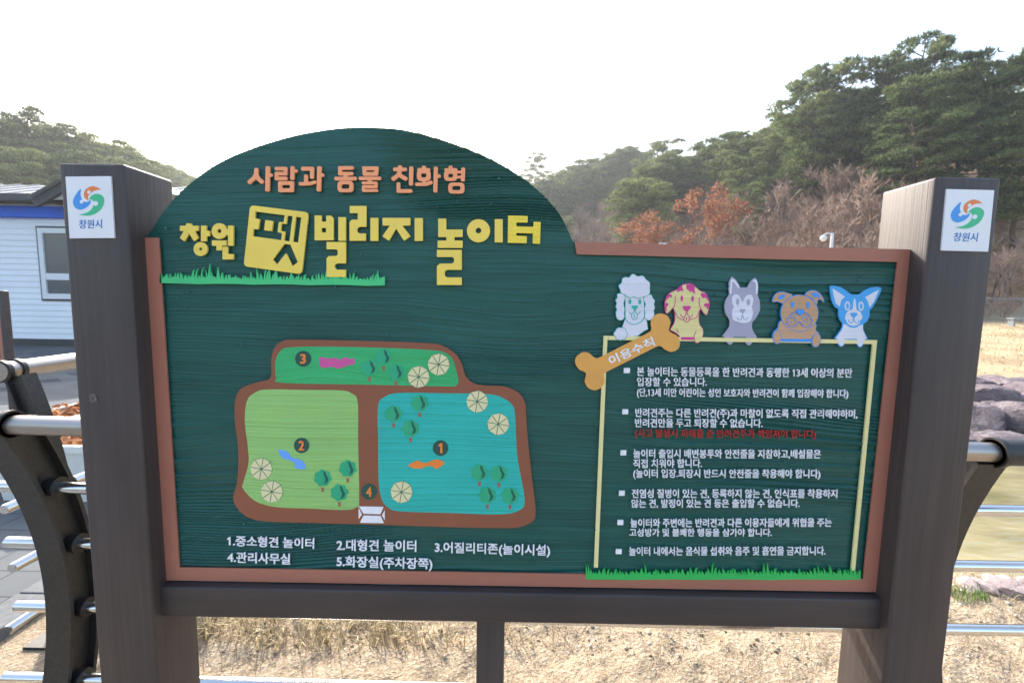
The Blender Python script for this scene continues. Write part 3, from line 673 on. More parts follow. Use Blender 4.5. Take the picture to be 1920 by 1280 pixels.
dog('cream spotted dog picture with pink outlines', [M['d_pink'], M['d_cream']], [*ol(dal), *[(0, [rounded(s, 8, 3)], 2) for s in sp], el(1008, 380, 15, 35), el(1136, 384, 15, 35), (0, [rounded([(1018, 468), (1116, 468), (1112, 500), (1065, 547), (1022, 502)], 18)], 3),
    st([(992, 565), (1010, 597), (1040, 597), (1065, 540)]), st([(1065, 540), (1090, 597), (1120, 597), (1140, 568)]), st([(1034, 600), (1036, 640), (1062, 667), (1094, 642), (1098, 600)]), st([(1064, 600), (1064, 642)]), st([(925, 540), (965, 610), (1030, 638)]), st([(1225, 515), (1180, 605), (1100, 636)]),
    st([(930, 350), (925, 440), (905, 500)]), st([(1220, 370), (1215, 440), (1235, 510)]), st([(1180, 770), (1155, 830), (1165, 890)]), st([(945, 745), (965, 790)])], 1120)
hus = [(1608, 115), (1650, 150), (1690, 205), (1705, 250), (1795, 250), (1815, 200), (1855, 150), (1892, 130), (1922, 200), (1924, 260), (1912, 330), (1942, 410), (1947, 490), (1942, 530), (1912, 590), (1877, 640), (1852, 660), (1847, 720), (1862, 770), (1912, 845), (1882, 850), (1862, 890), (1832, 935), (1802, 943), (1775, 912), (1768, 888),
       (1628, 888), (1620, 915), (1590, 937), (1560, 920), (1530, 862), (1525, 840), (1490, 838), (1535, 780), (1580, 720), (1585, 650), (1560, 600), (1530, 560), (1520, 470), (1535, 400), (1580, 330), (1570, 270), (1572, 190)]
mask = cm([(1640, 335), (1690, 345), (1715, 390), (1738, 425), (1760, 375), (1795, 340), (1840, 340), (1865, 390), (1855, 450), (1845, 490), (1860, 540), (1850, 600), (1835, 640), (1800, 665), (1740, 675), (1680, 660), (1625, 635), (1612, 590), (1612, 520), (1630, 490), (1612, 430), (1610, 370)])
dog('grey husky picture with a white face', [M['d_grey'], M['d_white'], M['board']], [(0, [rounded(hus, 14, 3)], 0), (1, [mask], 1), st([(1592, 325), (1600, 210), (1614, 160), (1650, 190), (1692, 255)], 22, 1, 1), st([(1905, 325), (1905, 220), (1888, 165), (1850, 198), (1808, 258)], 22, 1, 1),
    el(1675, 420, 20, 40, 0, 2), el(1803, 425, 20, 40, 0, 2), (0, [rounded([(1695, 506), (1772, 506), (1766, 532), (1735, 564), (1702, 532)], 14)], 2), st([(1668, 605), (1690, 634), (1718, 628), (1735, 565)], 9, 0, 2), st([(1735, 565), (1752, 628), (1778, 632), (1797, 606)], 9, 0, 2), st([(1625, 846), (1775, 846)], 8, 2, 2)], 1120)
hd = ell(623, 556, 227, 222, 44); bl = rounded([(400, 640), (370, 690), (372, 728), (340, 758), (310, 800), (310, 860), (405, 862), (405, 902), (770, 902), (772, 880), (870, 870), (862, 792), (815, 755), (836, 712), (806, 650)], 18)
le = cm([(300, 420), (320, 350), (360, 310), (420, 298), (490, 315), (545, 340), (470, 400), (430, 445), (370, 422)]); re = cm([(690, 340), (720, 300), (780, 280), (840, 295), (890, 340), (920, 400), (915, 425), (870, 395), (850, 402), (830, 455), (770, 380)])
muz = cm([(580, 545), (530, 570), (475, 630), (475, 680), (520, 715), (570, 705), (615, 655), (660, 710), (710, 720), (760, 680), (765, 630), (720, 570), (670, 545), (625, 560)])
dog('tan bulldog picture with blue outlines', [M['d_blue'], M['d_tan']], [*ol(bl), (0, [[(405, 862), (770, 865), (770, 902), (405, 898)]], 2), *bump2(ol(le), 0), *bump2(ol(re), 0), *bump2(ol(hd), 2), *bump2(ol(ell(353, 840, 52, 86, 28)), 4), *bump2(ol(ell(822, 882, 54, 84, 28, .2)), 4),
    (0, stroke(muz, 8, True), 6), (0, [rounded([(576, 516), (600, 509), (660, 511), (678, 528), (666, 560), (625, 588), (588, 560)], 14)], 8), el(537, 453, 18, 38, 0, 6), el(721, 457, 18, 38, 0, 6), (0, [cm([(370, 375), (385, 345), (420, 338), (458, 345), (430, 375), (400, 392), (375, 390)])], 3), (0, [cm([(765, 325), (800, 310), (845, 320), (868, 350), (862, 372), (830, 362), (800, 368)])], 3),
    *[el(x, y, 9, 9, 0, 6) for x, y in ((532, 617), (562, 599), (570, 636), (528, 662), (655, 615), (696, 600), (712, 628), (676, 654), (711, 665))]], 1400)
cor = rounded([(990, 230), (1040, 227), (1120, 245), (1190, 290), (1245, 332), (1340, 332), (1400, 285), (1480, 250), (1560, 240), (1608, 253), (1600, 300), (1550, 400), (1500, 490), (1465, 520), (1465, 590), (1440, 650), (1392, 685), (1390, 750), (1420, 820), (1447, 868), (1415, 872), (1400, 920), (1370, 960), (1340, 968), (1312, 930), (1305, 908), (1170, 908), (1160, 940), (1130, 962), (1100, 950), (1075, 900), (1070, 870), (1043, 862), (1090, 800), (1135, 735), (1143, 680), (1110, 640), (1092, 580), (1097, 510), (1050, 480), (1010, 400), (993, 300)], 12, 3)
cw = [[(1150, 685), (1180, 690), (1220, 722), (1270, 735), (1320, 722), (1350, 700), (1382, 688), (1383, 755), (1413, 825), (1432, 860), (1405, 863), (1392, 915), (1365, 950), (1340, 958), (1320, 925), (1315, 862), (1165, 862), (1155, 930), (1130, 952), (1105, 940), (1084, 895), (1080, 862), (1058, 857), (1100, 800), (1142, 735)], [(1020, 258), (1170, 360), (1125, 400), (1105, 480), (1060, 440), (1035, 350)], [(1578, 275), (1410, 365), (1440, 410), (1465, 488), (1515, 420)]]
muzc = cm([(1285, 378), (1300, 430), (1306, 510), (1350, 540), (1375, 590), (1370, 630), (1350, 645), (1330, 690), (1270, 710), (1210, 690), (1185, 645), (1172, 620), (1185, 560), (1225, 520), (1260, 508), (1270, 430)])
dog('blue and white big-eared dog picture', [M['d_sky'], M['d_white']], [(0, [cor], 0), *[(1, [rounded(c, 8, 3)], 1) for c in cw], (1, [muzc], 1), el(1198, 470, 32, 56, 1, 1), el(1362, 473, 32, 56, 1, 1), el(1198, 470, 16, 36, 0, 2), el(1362, 473, 16, 36, 0, 2), (0, [rounded([(1230, 558), (1245, 551), (1310, 551), (1320, 570), (1275, 622), (1238, 586)], 10)], 2),
    st([(1207, 638), (1230, 670), (1258, 662), (1272, 615)], 9, 0, 2), st([(1272, 615), (1290, 662), (1320, 670), (1338, 638)], 9, 0, 2)], 1400)

# water droplets on the panel
V = []; Fq = []
bmi = bmesh.new(); bmesh.ops.create_icosphere(bmi, subdivisions=2, radius=1); iv = [v.co.copy() for v in bmi.verts]; bmi.verts.index_update(); fi = [tuple(v.index for v in f.verts) for f in bmi.faces]; bmi.free()
rd = random.Random(5)
for k in range(420):
    x = rd.uniform(L1+.04, R0-.06); z = rd.uniform(zb_+.05, float(topz(x))-.02)
    if rd.random() < .5: z = rd.uniform(1.35, float(topz(x))-.02) if float(topz(x)) > 1.4 else z
    r = rd.uniform(.0010, .0026)*(1.25 if rd.random() < .15 else 1); n = len(V); st_ = rd.uniform(1, 1.4)
    V += [(x+v.x*r, YB-.0012+v.y*r*.75, z+v.z*r*st_) for v in iv]; Fq += [tuple(i+n for i in f) for f in fi]
o = mk('water_droplets', V, Fq, M['drop'], panel, smooth=True); o['kind'] = 'stuff'

# plaques with the town's emblem, one on each post
def plaque(pst, quad, x0, x1):
    (tl, tr, br, bl_) = [at(*q, D-.0005) for q in quad]
    xa = (tl.x+bl_.x)/2; xb = (tr.x+br.x)/2; zt = (tl.z+tr.z)/2; zb = (bl_.z+br.z)/2
    tilt = ((tr.z-tl.z)+(br.z-bl_.z))/2/(xb-xa); sh = ((bl_.x-tl.x)+(br.x-tr.x))/2/(zb-zt)
    Wd, Hh = xb-xa, zt-zb; cx, cz = (xa+xb)/2, (zt+zb)/2
    def cv(u, v): return (cx+Wd*(u-.5)+sh*Hh*(.5-v), cz+Hh*(.5-v)+tilt*Wd*(u-.5))
    r_ = Relief(); r_.put([[(0, 0), (1, 0), (1, 1), (0, 1)]], D+.001, .0045, 0, None, cv)
    t = lambda p: ((p[0]-(200+(p[1]-255)*.0720))/685, (p[1]-255)/915)
    Lg = [(1, [(738, 453), (700, 425), (650, 405), (595, 401), (540, 425), (500, 460), (483, 510), (490, 560), (515, 590), (552, 610), (545, 570), (550, 535), (585, 500), (630, 470), (690, 455)], [(561, 487, 25)]),
          (2, [(437, 440), (390, 480), (345, 545), (322, 600), (320, 650), (345, 705), (390, 738), (440, 745), (500, 725), (555, 685), (582, 645), (585, 605), (545, 628), (500, 630), (462, 605), (440, 560), (430, 500)], [(452, 628, 27)]),
          (3, [(565, 590), (590, 550), (635, 520), (690, 512), (745, 530), (782, 565), (793, 620), (775, 690), (735, 750), (670, 800), (600, 828), (520, 835), (417, 818), (500, 800), (570, 765), (615, 715), (635, 660), (625, 620), (600, 597)], [(664, 655, 35)])]
    for mi, P, hs in Lg:
        r_.put([catmull([t(p) for p in P], 5)], D-.0034, .0005, mi, None, cv)
        for hx, hy, hr in hs: r_.put([[t(p) for p in ell(hx, hy, hr, hr, 20)]], D-.0036, .0008, 0, None, cv)
    mb = MB(); mb.V = r_.V; mb.F = r_.F; mb.M = r_.M
    put_text(mb, '창원시', t((412, 1028)), t((762, 1022)), t((410, 898)), D-.0034, .012, 4, cv, thick=.0006)
    mb.build('plaque', [M['plaque'], M['l_or'], M['l_bl'], M['l_gr'], M['l_tx']], pst)
plaque(posts[0], [(125, 332), (210, 331), (216.5, 446.5), (133, 447)], L0, L1)
plaque(posts[1], [(1773, 355), (1861.5, 357.5), (1850.5, 472), (1762.5, 470)], R0, R1)
exec_parts = True

# ------------------------------------------------------------------ steel fence with bowed iron posts
def bow(z, base, k=.38): return base - k*(z-.42)**2
RZ = [.838, .606, .355, .105]
def bow_post(fence, base, cx, axis, sx0, sx1, hz, hoff, bk=.38, rz=RZ, sc=1.0):
    """bowed I-section; axis 'y': bow lies in the y-z plane at x=cx, axis 'x': in the x-z plane at y=cx"""
    mb = MB(); n = 26; zs_ = [-.12+(hz-.035+.12)*k/n for k in range(n+1)]
    def P(a, b, z): return (cx+b, a, z) if axis == 'y' else (a, cx+b, z)
    def slab(o0, o1, w0, w1, zt=None):
        V = []; Fc = []
        for z in zs_:
            zz = min(z, zt) if zt else z; y = bow(zz, base, bk); dy = -2*bk*(zz-.42); l = math.sqrt(1+dy*dy); nx_, nz_ = 1/l, -dy/l
            for (o, b) in ((o0, w0), (o1, w0), (o1, w1), (o0, w1)): V.append(P(y+o*nx_, b, zz+o*nz_))
        for k in range(n):
            for j in range(4): Fc.append((k*4+j, k*4+(j+1) % 4, k*4+4+(j+1) % 4, k*4+4+j))
        Fc += [(3, 2, 1, 0), (n*4, n*4+1, n*4+2, n*4+3)]; mb.add(V, Fc)
    slab(0, .014*sc, -.044*sc, .044*sc); slab(.0142*sc, .0978*sc, -.017*sc, .017*sc); slab(.098*sc, .112*sc, -.044*sc, .044*sc)
    # foot plate and top sleeve
    yb_ = bow(-.0, base, bk)
    lo = P(yb_-.05, -.08, -.02); hi = P(yb_+.17, .08, .012)
    mb.box((min(lo[0], hi[0]), min(lo[1], hi[1]), -.02), (max(lo[0], hi[0]), max(lo[1], hi[1]), .012))
    o = mb.build('fence_post', M['iron'], fence); auto_smooth(o, 30)
    c = MB(); yh = bow(hz, base, bk)+hoff
    c.tube([P(yh, sx0, hz), P(yh, sx1, hz)], .040 if axis == 'y' else .037, 24)
    for e in (sx0+.008, sx1-.008): c.tube([P(yh, e-.008, hz), P(yh, e+.008, hz)], .046, 24)
    auto_smooth(c.build('sleeve', M['iron'], o), 30)
    for z in rz:
        yr = bow(z, base, bk)+.055*sc; c = MB(); c.tube([P(yr, -.046, z), P(yr, .050, z)], .030, 20); c.tube([P(yr, .050, z), P(yr, .058, z)], .034, 20)
        auto_smooth(c.build('collar', M['iron_b'], o), 30)
    return o
fa = empty('steel_fence', (0, 1.5, 0)); tag(fa, 'railing of steel tubes on bowed dark iron posts right behind the green board', 'fence')
BA = 1.460; HZ = 1.085; yh = bow(HZ, BA)+.045; dz = -.012
bow_post(fa, BA, -1.590, 'y', -.10, .045, HZ, .045); bow_post(fa, BA, 1.480, 'y', .004, .36, HZ-.034, .0275, .38, [z-.03 for z in RZ])
def slope(x): return -.017*(x+1.5)/1.5
auto_smooth(MB().tube([(-2.3, yh, HZ), (-1.5, yh, HZ+slope(-1.5)), (1.5, yh, HZ+slope(1.5)), (4.4, yh, HZ+slope(1.5))], .0295, 28).build('handrail', M['hand'], fa), 40)
for z, lx in zip(RZ, (-1.95, None, None, None)):
    yr = bow(z, BA)+.055; ex = lx or {1: at(15, 1015, yr).x, 2: at(33, 1130, yr).x, 3: at(9, 1258, yr).x}[RZ.index(z)]
    auto_smooth(MB().tube([(ex, yr, z), (1.5, yr, z+slope(1.5)*.8), (4.4, yr, z-.02)], .0195, 20).build('rail', M['steel'], fa), 40)
fb = empty('steel_fence', (-1.95, 2.0, 0)); tag(fb, 'railing of steel tubes turning the corner and running back along the grey paving', 'fence')
BB = -1.945; HZB = 1.17; BKB = .24; RZB = [.90, .672, .440, .205]; YBp = 1.80
bow_post(fb, BB, YBp, 'x', -.03, .04, HZB, .0, BKB, RZB, .68)
xh = bow(HZB, BB, BKB)
auto_smooth(MB().tube([(xh, 1.765, HZB), (xh, 7.6, HZB)], .0385, 24).build('handrail', M['hand'], fb), 40)
for z, e in zip(RZB, (1.62, 1.605, 1.60, 1.575)):
    xr2 = bow(z, BB, BKB)+.055*.68
    o = auto_smooth(MB().tube([(xr2, e, z), (xr2, e+.006, z), (xr2, 7.6, z)], [.0165, .0195, .0195], 20).build('rail', M['steel'], fb), 40)

# ------------------------------------------------------------------ planters with dry leaves
def planter(name, x0, x1, y0, y1, zt, label, seed):
    t = empty(name, ((x0+x1)/2, (y0+y1)/2, .03)); tag(t, label, 'planter', 'white planters beside the fence')
    mb = MB(); th = .035; tp = .06
    def ring(d, z): return [(x0+d, y0+d, z), (x1-d, y0+d, z), (x1-d, y1-d, z), (x0+d, y1-d, z)]
    V = ring(tp, .031)+ring(.02, zt-.05)+ring(0, zt-.05)+ring(0, zt)+ring(th, zt)+ring(th, zt-.12)
    Fc = [(3, 2, 1, 0)]
    for r in range(5):
        for k in range(4): Fc.append((r*4+k, r*4+(k+1) % 4, r*4+4+(k+1) % 4, r*4+4+k))
    mb.add(V, Fc); mb.build('planter_box', M['planter'], t)
    mk('soil', [(x0+th-.002, y0+th-.002, zt-.06), (x1-th+.002, y0+th-.002, zt-.06), (x1-th+.002, y1-th+.002, zt-.06), (x0+th-.002, y1-th+.002, zt-.06)], [(0, 1, 2, 3)], M['soil'], t)
    rd = random.Random(seed); V = []; Fc = []
    for k in range(int(900*(x1-x0)*(y1-y0))):
        c = Vector((rd.uniform(x0+.04, x1-.04), rd.uniform(y0+.04, y1-.04), zt-.055+rd.random()**1.5*.075)); L = rd.uniform(.03, .065)
        q = Matrix.Rotation(rd.uniform(0, 6.28), 3, 'Z') @ Matrix.Rotation(rd.uniform(-.9, .9), 3, 'X') @ Matrix.Rotation(rd.uniform(-.5, .5), 3, 'Y'); n = len(V)
        for p in ((-L, 0, .01), (-L*.3, L*.45, 0), (L*.6, L*.35, .012), (L, 0, .02), (L*.5, -L*.4, 0), (-L*.4, -L*.42, .012)): V.append(c+q @ Vector(p))
        Fc.append(tuple(range(n, n+6)))
    o = mk('dry_leaves', V, Fc, M['leaf'], t); o['kind'] = 'stuff'
def leaf_mat(name, stops, scale=9., transl=.35):
    m, nt, bs = new_mat(name); bs.inputs['Roughness'].default_value = .7; bs.inputs['Specular IOR Level'].default_value = .2
    g = N(nt, 'ShaderNodeNewGeometry'); oi = N(nt, 'ShaderNodeObjectInfo')
    n = N(nt, 'ShaderNodeTexNoise', Scale=scale, Detail=3.0); nt.links.new(coords(nt, (1, 1, 1)), n.inputs[0])
    f = math_(nt, 'ADD', math_(nt, 'MULTIPLY', n.outputs[0], .62), math_(nt, 'ADD', math_(nt, 'MULTIPLY', g.outputs['Random Per Island'], .22), math_(nt, 'MULTIPLY', oi.outputs['Random'], .16)))
    c = ramp(nt, f, stops); nt.links.new(c, bs.inputs['Base Color'])
    if transl:
        tr = N(nt, 'ShaderNodeBsdfTranslucent'); nt.links.new(c, tr.inputs[0]); mx = N(nt, 'ShaderNodeMixShader', Fac=transl)
        nt.links.new(bs.outputs[0], mx.inputs[1]); nt.links.new(tr.outputs[0], mx.inputs[2]); nt.links.new(mx.outputs[0], nt.nodes['Material Output'].inputs[0])
    return m
M['leaf'] = leaf_mat('dry_oak_leaf', [(.3, (.22, .085, .03)), (.5, (.42, .17, .06)), (.7, (.55, .30, .13))], 14.)
planter('planter', -3.62, -2.87, 2.92, 5.6, .45, 'white planter full of dry brown leaves nearest the fence', 1)
planter('planter', -4.12, -3.68, 3.0, 5.6, .45, 'white planter of dry leaves behind the first planter', 2)

# ------------------------------------------------------------------ second board at the left edge
sb = empty('notice_board', (-6.3, 5.1, 0)); tag(sb, 'small green notice board in a dark frame far behind the fence beside the white building', 'notice board')
bx1 = at(2, 548, 5.0).x; zt2 = at(2, 548, 5.0).z; zb2 = at(17, 680, 5.0).z
for xx in (bx1-.022, bx1-1.5): auto_smooth(MB().bbox((xx, 4.98, 0), (xx+.05, 5.06, zt2+.02), .012, 3).build('leg', M['rail'], sb), 40)
auto_smooth(MB().bbox((bx1-1.45, 5.0, zb2), (bx1-.024, 5.04, zt2), .006).build('panel', M['board'], sb), 40)
mb = MB(); a, b_, c_, d_ = bx1-1.45, bx1-.024, zb2, zt2
for lo, hi in (((b_-.040, 4.990, c_+.01), (b_-.004, 5.001, d_-.01)), ((a+.004, 4.990, c_+.01), (a+.075, 5.001, d_-.01)), ((a+.0755, 4.990, c_+.01), (b_-.0405, 5.001, c_+.06)), ((a+.0755, 4.990, d_-.06), (b_-.0405, 5.001, d_-.01))): mb.box(lo, hi)
mb.build('border', M['border'], sb)
rd = random.Random(3)
for k in range(6):
    z = zt2-.38-k*.065; x = a+.15; mb = MB()
    while x < b_-.10:
        wd = rd.uniform(.02, .05); mb.box((x, 4.993, z), (x+wd, 5.001, z+.022)); x += wd+.018
    mb.build('lettering', M['red'] if k == 3 else M['white'], sb)

# ------------------------------------------------------------------ prefab building
YW = 11.8
bd = empty('site_office', (-12, 14.5, 0)); tag(bd, 'white clapboard cabin with a blue fascia and grey metal roof beyond the paving', 'building')
zf0, zf1 = at(60, 409, YW).z, at(60, 384, YW).z
xe = -9.75
mb = MB(); z = .22; step = .152
while z < zf0-.02:                                       # lapped boards
    z2 = min(z+step, zf0); mb.add([(-30, YW-.022, z), (xe, YW-.022, z), (xe, YW, z2), (-30, YW, z2), (-30, YW, z), (xe, YW, z)], [(0, 1, 2, 3), (0, 4, 5, 1)]); z = z2
mb.box((-30, YW+.01, 0), (xe, YW+3.2, zf0)); mb.build('wall', M['siding'], bd)
MB().box((-30.05, YW-.05, 0), (xe+.05, YW+.008, .22)).build('plinth', M['dark'], bd)
MB().bbox((-30.1, YW-.16, zf0), (xe+.12, YW+.3, zf1-.06), .01).build('fascia', M['fascia'], bd)
MB().bbox((-30.1, YW-.175, zf1-.058), (xe+.12, YW+.3, zf1-.02), .01).build('fascia_trim', M['fascia_w'], bd)
ze = at(40, 366, YW-.5).z
mb = MB(); mb.add([(-30.3, YW-.5, ze), (xe+.4, YW-.5, ze), (xe+.4, YW+1.6, ze+.72), (-30.3, YW+1.6, ze+.72), (-30.3, YW+3.7, ze), (xe+.4, YW+3.7, ze), (-30.3, YW-.5, ze-.05), (xe+.4, YW-.5, ze-.05), (xe+.4, YW+3.7, ze-.05), (-30.3, YW+3.7, ze-.05)],
                  [(0, 1, 2, 3), (3, 2, 5, 4), (7, 6, 9, 8), (1, 7, 8, 5, 2), (0, 3, 4, 9, 6), (0, 6, 7, 1), (4, 5, 8, 9)])
x = -30
while x < xe+.3: mb.box((x, YW-.5, ze+.0), (x+.05, YW-.48, ze+.03)); mb.add([(x, YW-.49, ze+.002), (x+.05, YW-.49, ze+.002), (x+.05, YW+1.6, ze+.722), (x, YW+1.6, ze+.722), (x, YW-.49, ze+.04), (x+.05, YW-.49, ze+.04), (x+.05, YW+1.6, ze+.76), (x, YW+1.6, ze+.76)], [(4, 5, 6, 7), (0, 4, 7, 3), (1, 2, 6, 5), (0, 1, 5, 4)]); x += .55
mb.build('roof', M['roof'], bd)
MB().bbox((-30.3, YW-.62, zf1-.02), (at(58, 378, YW-.6).x, YW-.505, ze+.03), .02).build('gutter', M['dark'], bd)
# cross gable at the right with dark verge boards
yg = YW-.75; g0 = at(62, 381, yg); g1 = at(160, 325, yg)
mb = MB()
def beam(p, q, w):
    d = (q-p); n = Vector((-d.z, 0, d.x)).normalized()*w
    mb.add([p+n, q+n, q-n, p-n, p+n+Vector((0, .08, 0)), q+n+Vector((0, .08, 0)), q-n+Vector((0, .08, 0)), p-n+Vector((0, .08, 0))], [(0, 3, 2, 1), (4, 5, 6, 7), (0, 1, 5, 4), (2, 3, 7, 6), (1, 2, 6, 5), (0, 4, 7, 3)])
pk = Vector((g1.x, yg, g1.z)); pr = at(205, 325, yg); pe = at(300, 366, yg)
beam(Vector(g0), pk, .10); beam(pk, pr, .10); beam(pr, Vector(pe), .10); mb.build('verge_board', M['dark'], bd)
mk('gable_panel', [(g0.x, yg+.1, zf1-.02), (pe.x, yg+.1, zf1-.02), (pe.x, yg+.1, pe.z), (pr.x, yg+.1, pr.z), (pk.x, yg+.1, pk.z), (g0.x, yg+.1, g0.z)], [(0, 1, 2, 3, 4, 5)], M['fascia_w'], bd)
mk('gable_roof', [(g0.x-.1, yg-.1, g0.z+.11), (pk.x, yg-.1, pk.z+.11), (pr.x, yg-.1, pr.z+.11), (pe.x+.1, yg-.1, pe.z+.11), (g0.x-.1, yg+3, g0.z+.11), (pk.x, yg+3, pk.z+.11), (pr.x, yg+3, pr.z+.11), (pe.x+.1, yg+3, pe.z+.11)], [(0, 1, 5, 4), (1, 2, 6, 5), (2, 3, 7, 6)], M['roof'], bd)
# window
wx0 = at(80, 500, YW).x; wx1 = wx0+2.4; wz1 = at(80, 428, YW).z; wz0 = at(85, 560, YW).z
mb = MB(); fy = YW-.07
mb.box((wx0, fy, wz0), (wx0+.12, YW+.005, wz1)); mb.box((wx1-.12, fy, wz0), (wx1, YW+.005, wz1)); mb.box((wx0+.121, fy, wz1-.13), (wx1-.121, YW+.005, wz1)); mb.box((wx0+.121, fy, wz0), (wx1-.121, YW+.005, wz0+.14))
mb.box((wx0+.121, fy+.01, wz0+.5), (wx1-.121, YW+.005, wz0+.67)); mb.box((wx0+1.15, fy+.01, wz0+.141), (wx0+1.27, YW+.005, wz0+.499)); mb.box((wx0+1.15, fy+.01, wz0+.671), (wx0+1.27, YW+.005, wz1-.131))
wf = mb.build('window', M['pvc'], bd)
mk('pane', [(wx0+.1, YW-.03, wz0+.1), (wx1-.1, YW-.03, wz0+.1), (wx1-.1, YW-.03, wz1-.1), (wx0+.1, YW-.03, wz1-.1)], [(0, 1, 2, 3)], M['glass'], wf)
mb = MB()
for lo, hi in (((wx0-.05, fy+.02, wz0-.05), (wx0-.001, YW+.004, wz1+.05)), ((wx1+.001, fy+.02, wz0-.05), (wx1+.05, YW+.004, wz1+.05)), ((wx0-.001, fy+.02, wz1+.001), (wx1+.001, YW+.004, wz1+.05)), ((wx0-.001, fy+.02, wz0-.05), (wx1+.001, YW+.004, wz0-.001))): mb.box(lo, hi)
mb.build('casing', M['dark'], wf)

# ------------------------------------------------------------------ street lamps, far wire fence, bench
def lamp(px, py, Y, label):
    p = at(px, py, Y); z0 = float(ground_z(p.x, Y)); t = empty('street_lamp', (p.x, Y, z0)); tag(t, label, 'street lamp')
    auto_smooth(MB().tube([(p.x, Y, z0-.1), (p.x, Y, p.z-.3), (p.x, Y, p.z)], [.07, .055, .05], 14).build('pole', M['pole'], t), 40)
    arm = [(p.x-.0, Y, p.z-.12), (p.x-.10, Y, p.z-.02), (p.x-.22, Y, p.z-.01), (p.x-.32, Y, p.z-.08)]
    auto_smooth(MB().tube(arm, .025, 8).build('arm', M['pole'], t), 40)
    prof = [(0, -.08), (.07, -.10), (.12, -.15), (.12, -.23), (.08, -.30), (.02, -.33)]
    V = []; Fc = []
    for r, z in prof:
        for k in range(16): a = 2*math.pi*k/16; V.append((p.x-.34+r*math.cos(a), Y+r*math.sin(a), p.z+z))
    for j in range(len(prof)-1):
        for k in range(16): Fc.append((j*16+k, j*16+(k+1) % 16, j*16+16+(k+1) % 16, j*16+16+k))
    mk('lantern', V, Fc, M['lampglass'], t, smooth=True)
lamp(1561, 437, 18, 'white street lamp with a hanging lantern showing above the right top of the board')
lamp(1248, 456, 18, 'street lamp of which only the very top clears the board below the rusty leaved tree')
wfn = empty('wire_fence', (33, 27.5, 0)); tag(wfn, 'thin wire fence on posts at the foot of the wooded hill', 'fence')
def fz(x): return float(ground_z(x, 27.5))
for x in np.arange(26.5, 42, 2.4): MB().tube([(x, 27.5, fz(x)-.2), (x, 27.5, fz(x)+1.45)], .035, 8).build('fence_post', M['wire'], wfn)
MB().tube([(x, 27.5, fz(x)+1.42) for x in np.arange(26.5, 42, 2.4)], .03, 8).build('rail', M['wire'], wfn)
mb = MB()
for k in range(1, 12): mb.tube([(x, 27.5, fz(x)+k*.12) for x in np.arange(26.5, 42, 2.4)], .004, 4)
for x in np.arange(26.5, 40.8, .16): mb.tube([(x, 27.5, fz(x)), (x, 27.5, fz(x)+1.42)], .004, 4)
mb.build('wire_mesh', M['wire'], wfn)
p = at(1912, 590, 24); gz = float(ground_z(p.x, 24)); bt_ = empty('park_bench', (p.x, 24, gz)); tag(bt_, 'small grey backless bench on the dry field at the far right', 'bench')
MB().bbox((p.x-.5, 23.8, gz+.38), (p.x+.6, 24.2, gz+.44), .01).build('seat', M['wire'], bt_)
for sx_ in (-.4, .5): MB().box((p.x+sx_-.04, 23.85, gz-.05), (p.x+sx_+.04, 24.15, gz+.379)).build('leg', M['wire'], bt_)

# ------------------------------------------------------------------ rocks round the pond
def rock_mat():
    m, nt, bs = new_mat('purple_grey_rock'); bs.inputs['Roughness'].default_value = .85
    n = N(nt, 'ShaderNodeTexNoise', Scale=3.0, Detail=9.0, Roughness=.7); nt.links.new(coords(nt, (1, 1, 1)), n.inputs[0]); oi = N(nt, 'ShaderNodeObjectInfo')
    c = ramp(nt, n.outputs[0], [(.28, (.075, .058, .066)), (.5, (.175, .145, .160)), (.72, (.34, .30, .305))])
    c = mixc(nt, math_(nt, 'MULTIPLY', oi.outputs['Random'], .5), c, (.17, .12, .13)); nt.links.new(c, bs.inputs['Base Color']); bump(nt, bs, n.outputs[0], 1.0, .12); return m
M['rock'] = rock_mat()
def rock_mesh(seed):
    bm = bmesh.new(); bmesh.ops.create_icosphere(bm, subdivisions=4, radius=1); rd = random.Random(seed)
    planes = [(Vector((rd.gauss(0, 1), rd.gauss(0, 1), rd.gauss(0, .8))).normalized(), rd.uniform(.62, .95)) for _ in range(16)]
    for v in bm.verts:
        d = v.co.normalized(); r = min([1.0]+[k/max(d.dot(n), .05) for n, k in planes if d.dot(n) > .05])
        r *= 1+.05*(float(vnoise(d.x*4+seed, d.y*4+d.z*3, seed))-.5)*2; v.co = d*r
    me = bpy.data.meshes.new('rock'); bm.to_mesh(me); bm.free(); me.materials.append(M['rock'])
    me.polygons.foreach_set('use_smooth', np.zeros(len(me.polygons), dtype=bool)); return me
M['rock_pale'] = plain('pale_mauve_stone', (.36, .29, .285), .85, 0, 9., .35, .6, 30., .01)
RM = [rock_mesh(s) for s in range(5)]
RP = [m.copy() for m in RM]
for m in RP: m.materials[0] = M['rock_pale']
def rock(px, py, Y, s, k, label, z=None, group='boulders heaped along the pond', x=None):
    p = at(px, py, Y); o = bpy.data.objects.new('boulder', (RP if Y < 3 else RM)[k % 5]); COL.objects.link(o)
    o.location = (p.x if x is None else x, Y, p.z if z is None else z); o.scale = s; o.rotation_euler = (random.uniform(-.2, .2), random.uniform(-.2, .2), random.uniform(0, 6)); tag(o, label, 'boulder', group); return o
rock(1832, 800, 7.4, (.62, .5, .42), 0, 'large smooth grey boulder just left of the black railing sleeve, partly behind the right post')
rock(1905, 800, 7.2, (.55, .45, .42), 1, 'grey boulder above the black railing sleeve at the right edge')
rock(1850, 750, 8.6, (.60, .45, .32), 2, 'mauve boulder in the middle row of the far pond bank')
rock(1915, 752, 8.5, (.60, .5, .35), 3, 'mauve boulder in the middle row at the very right edge')
rock(1880, 722, 9.5, (.8, .5, .24), 4, 'flat purple slab along the top of the far pond bank')
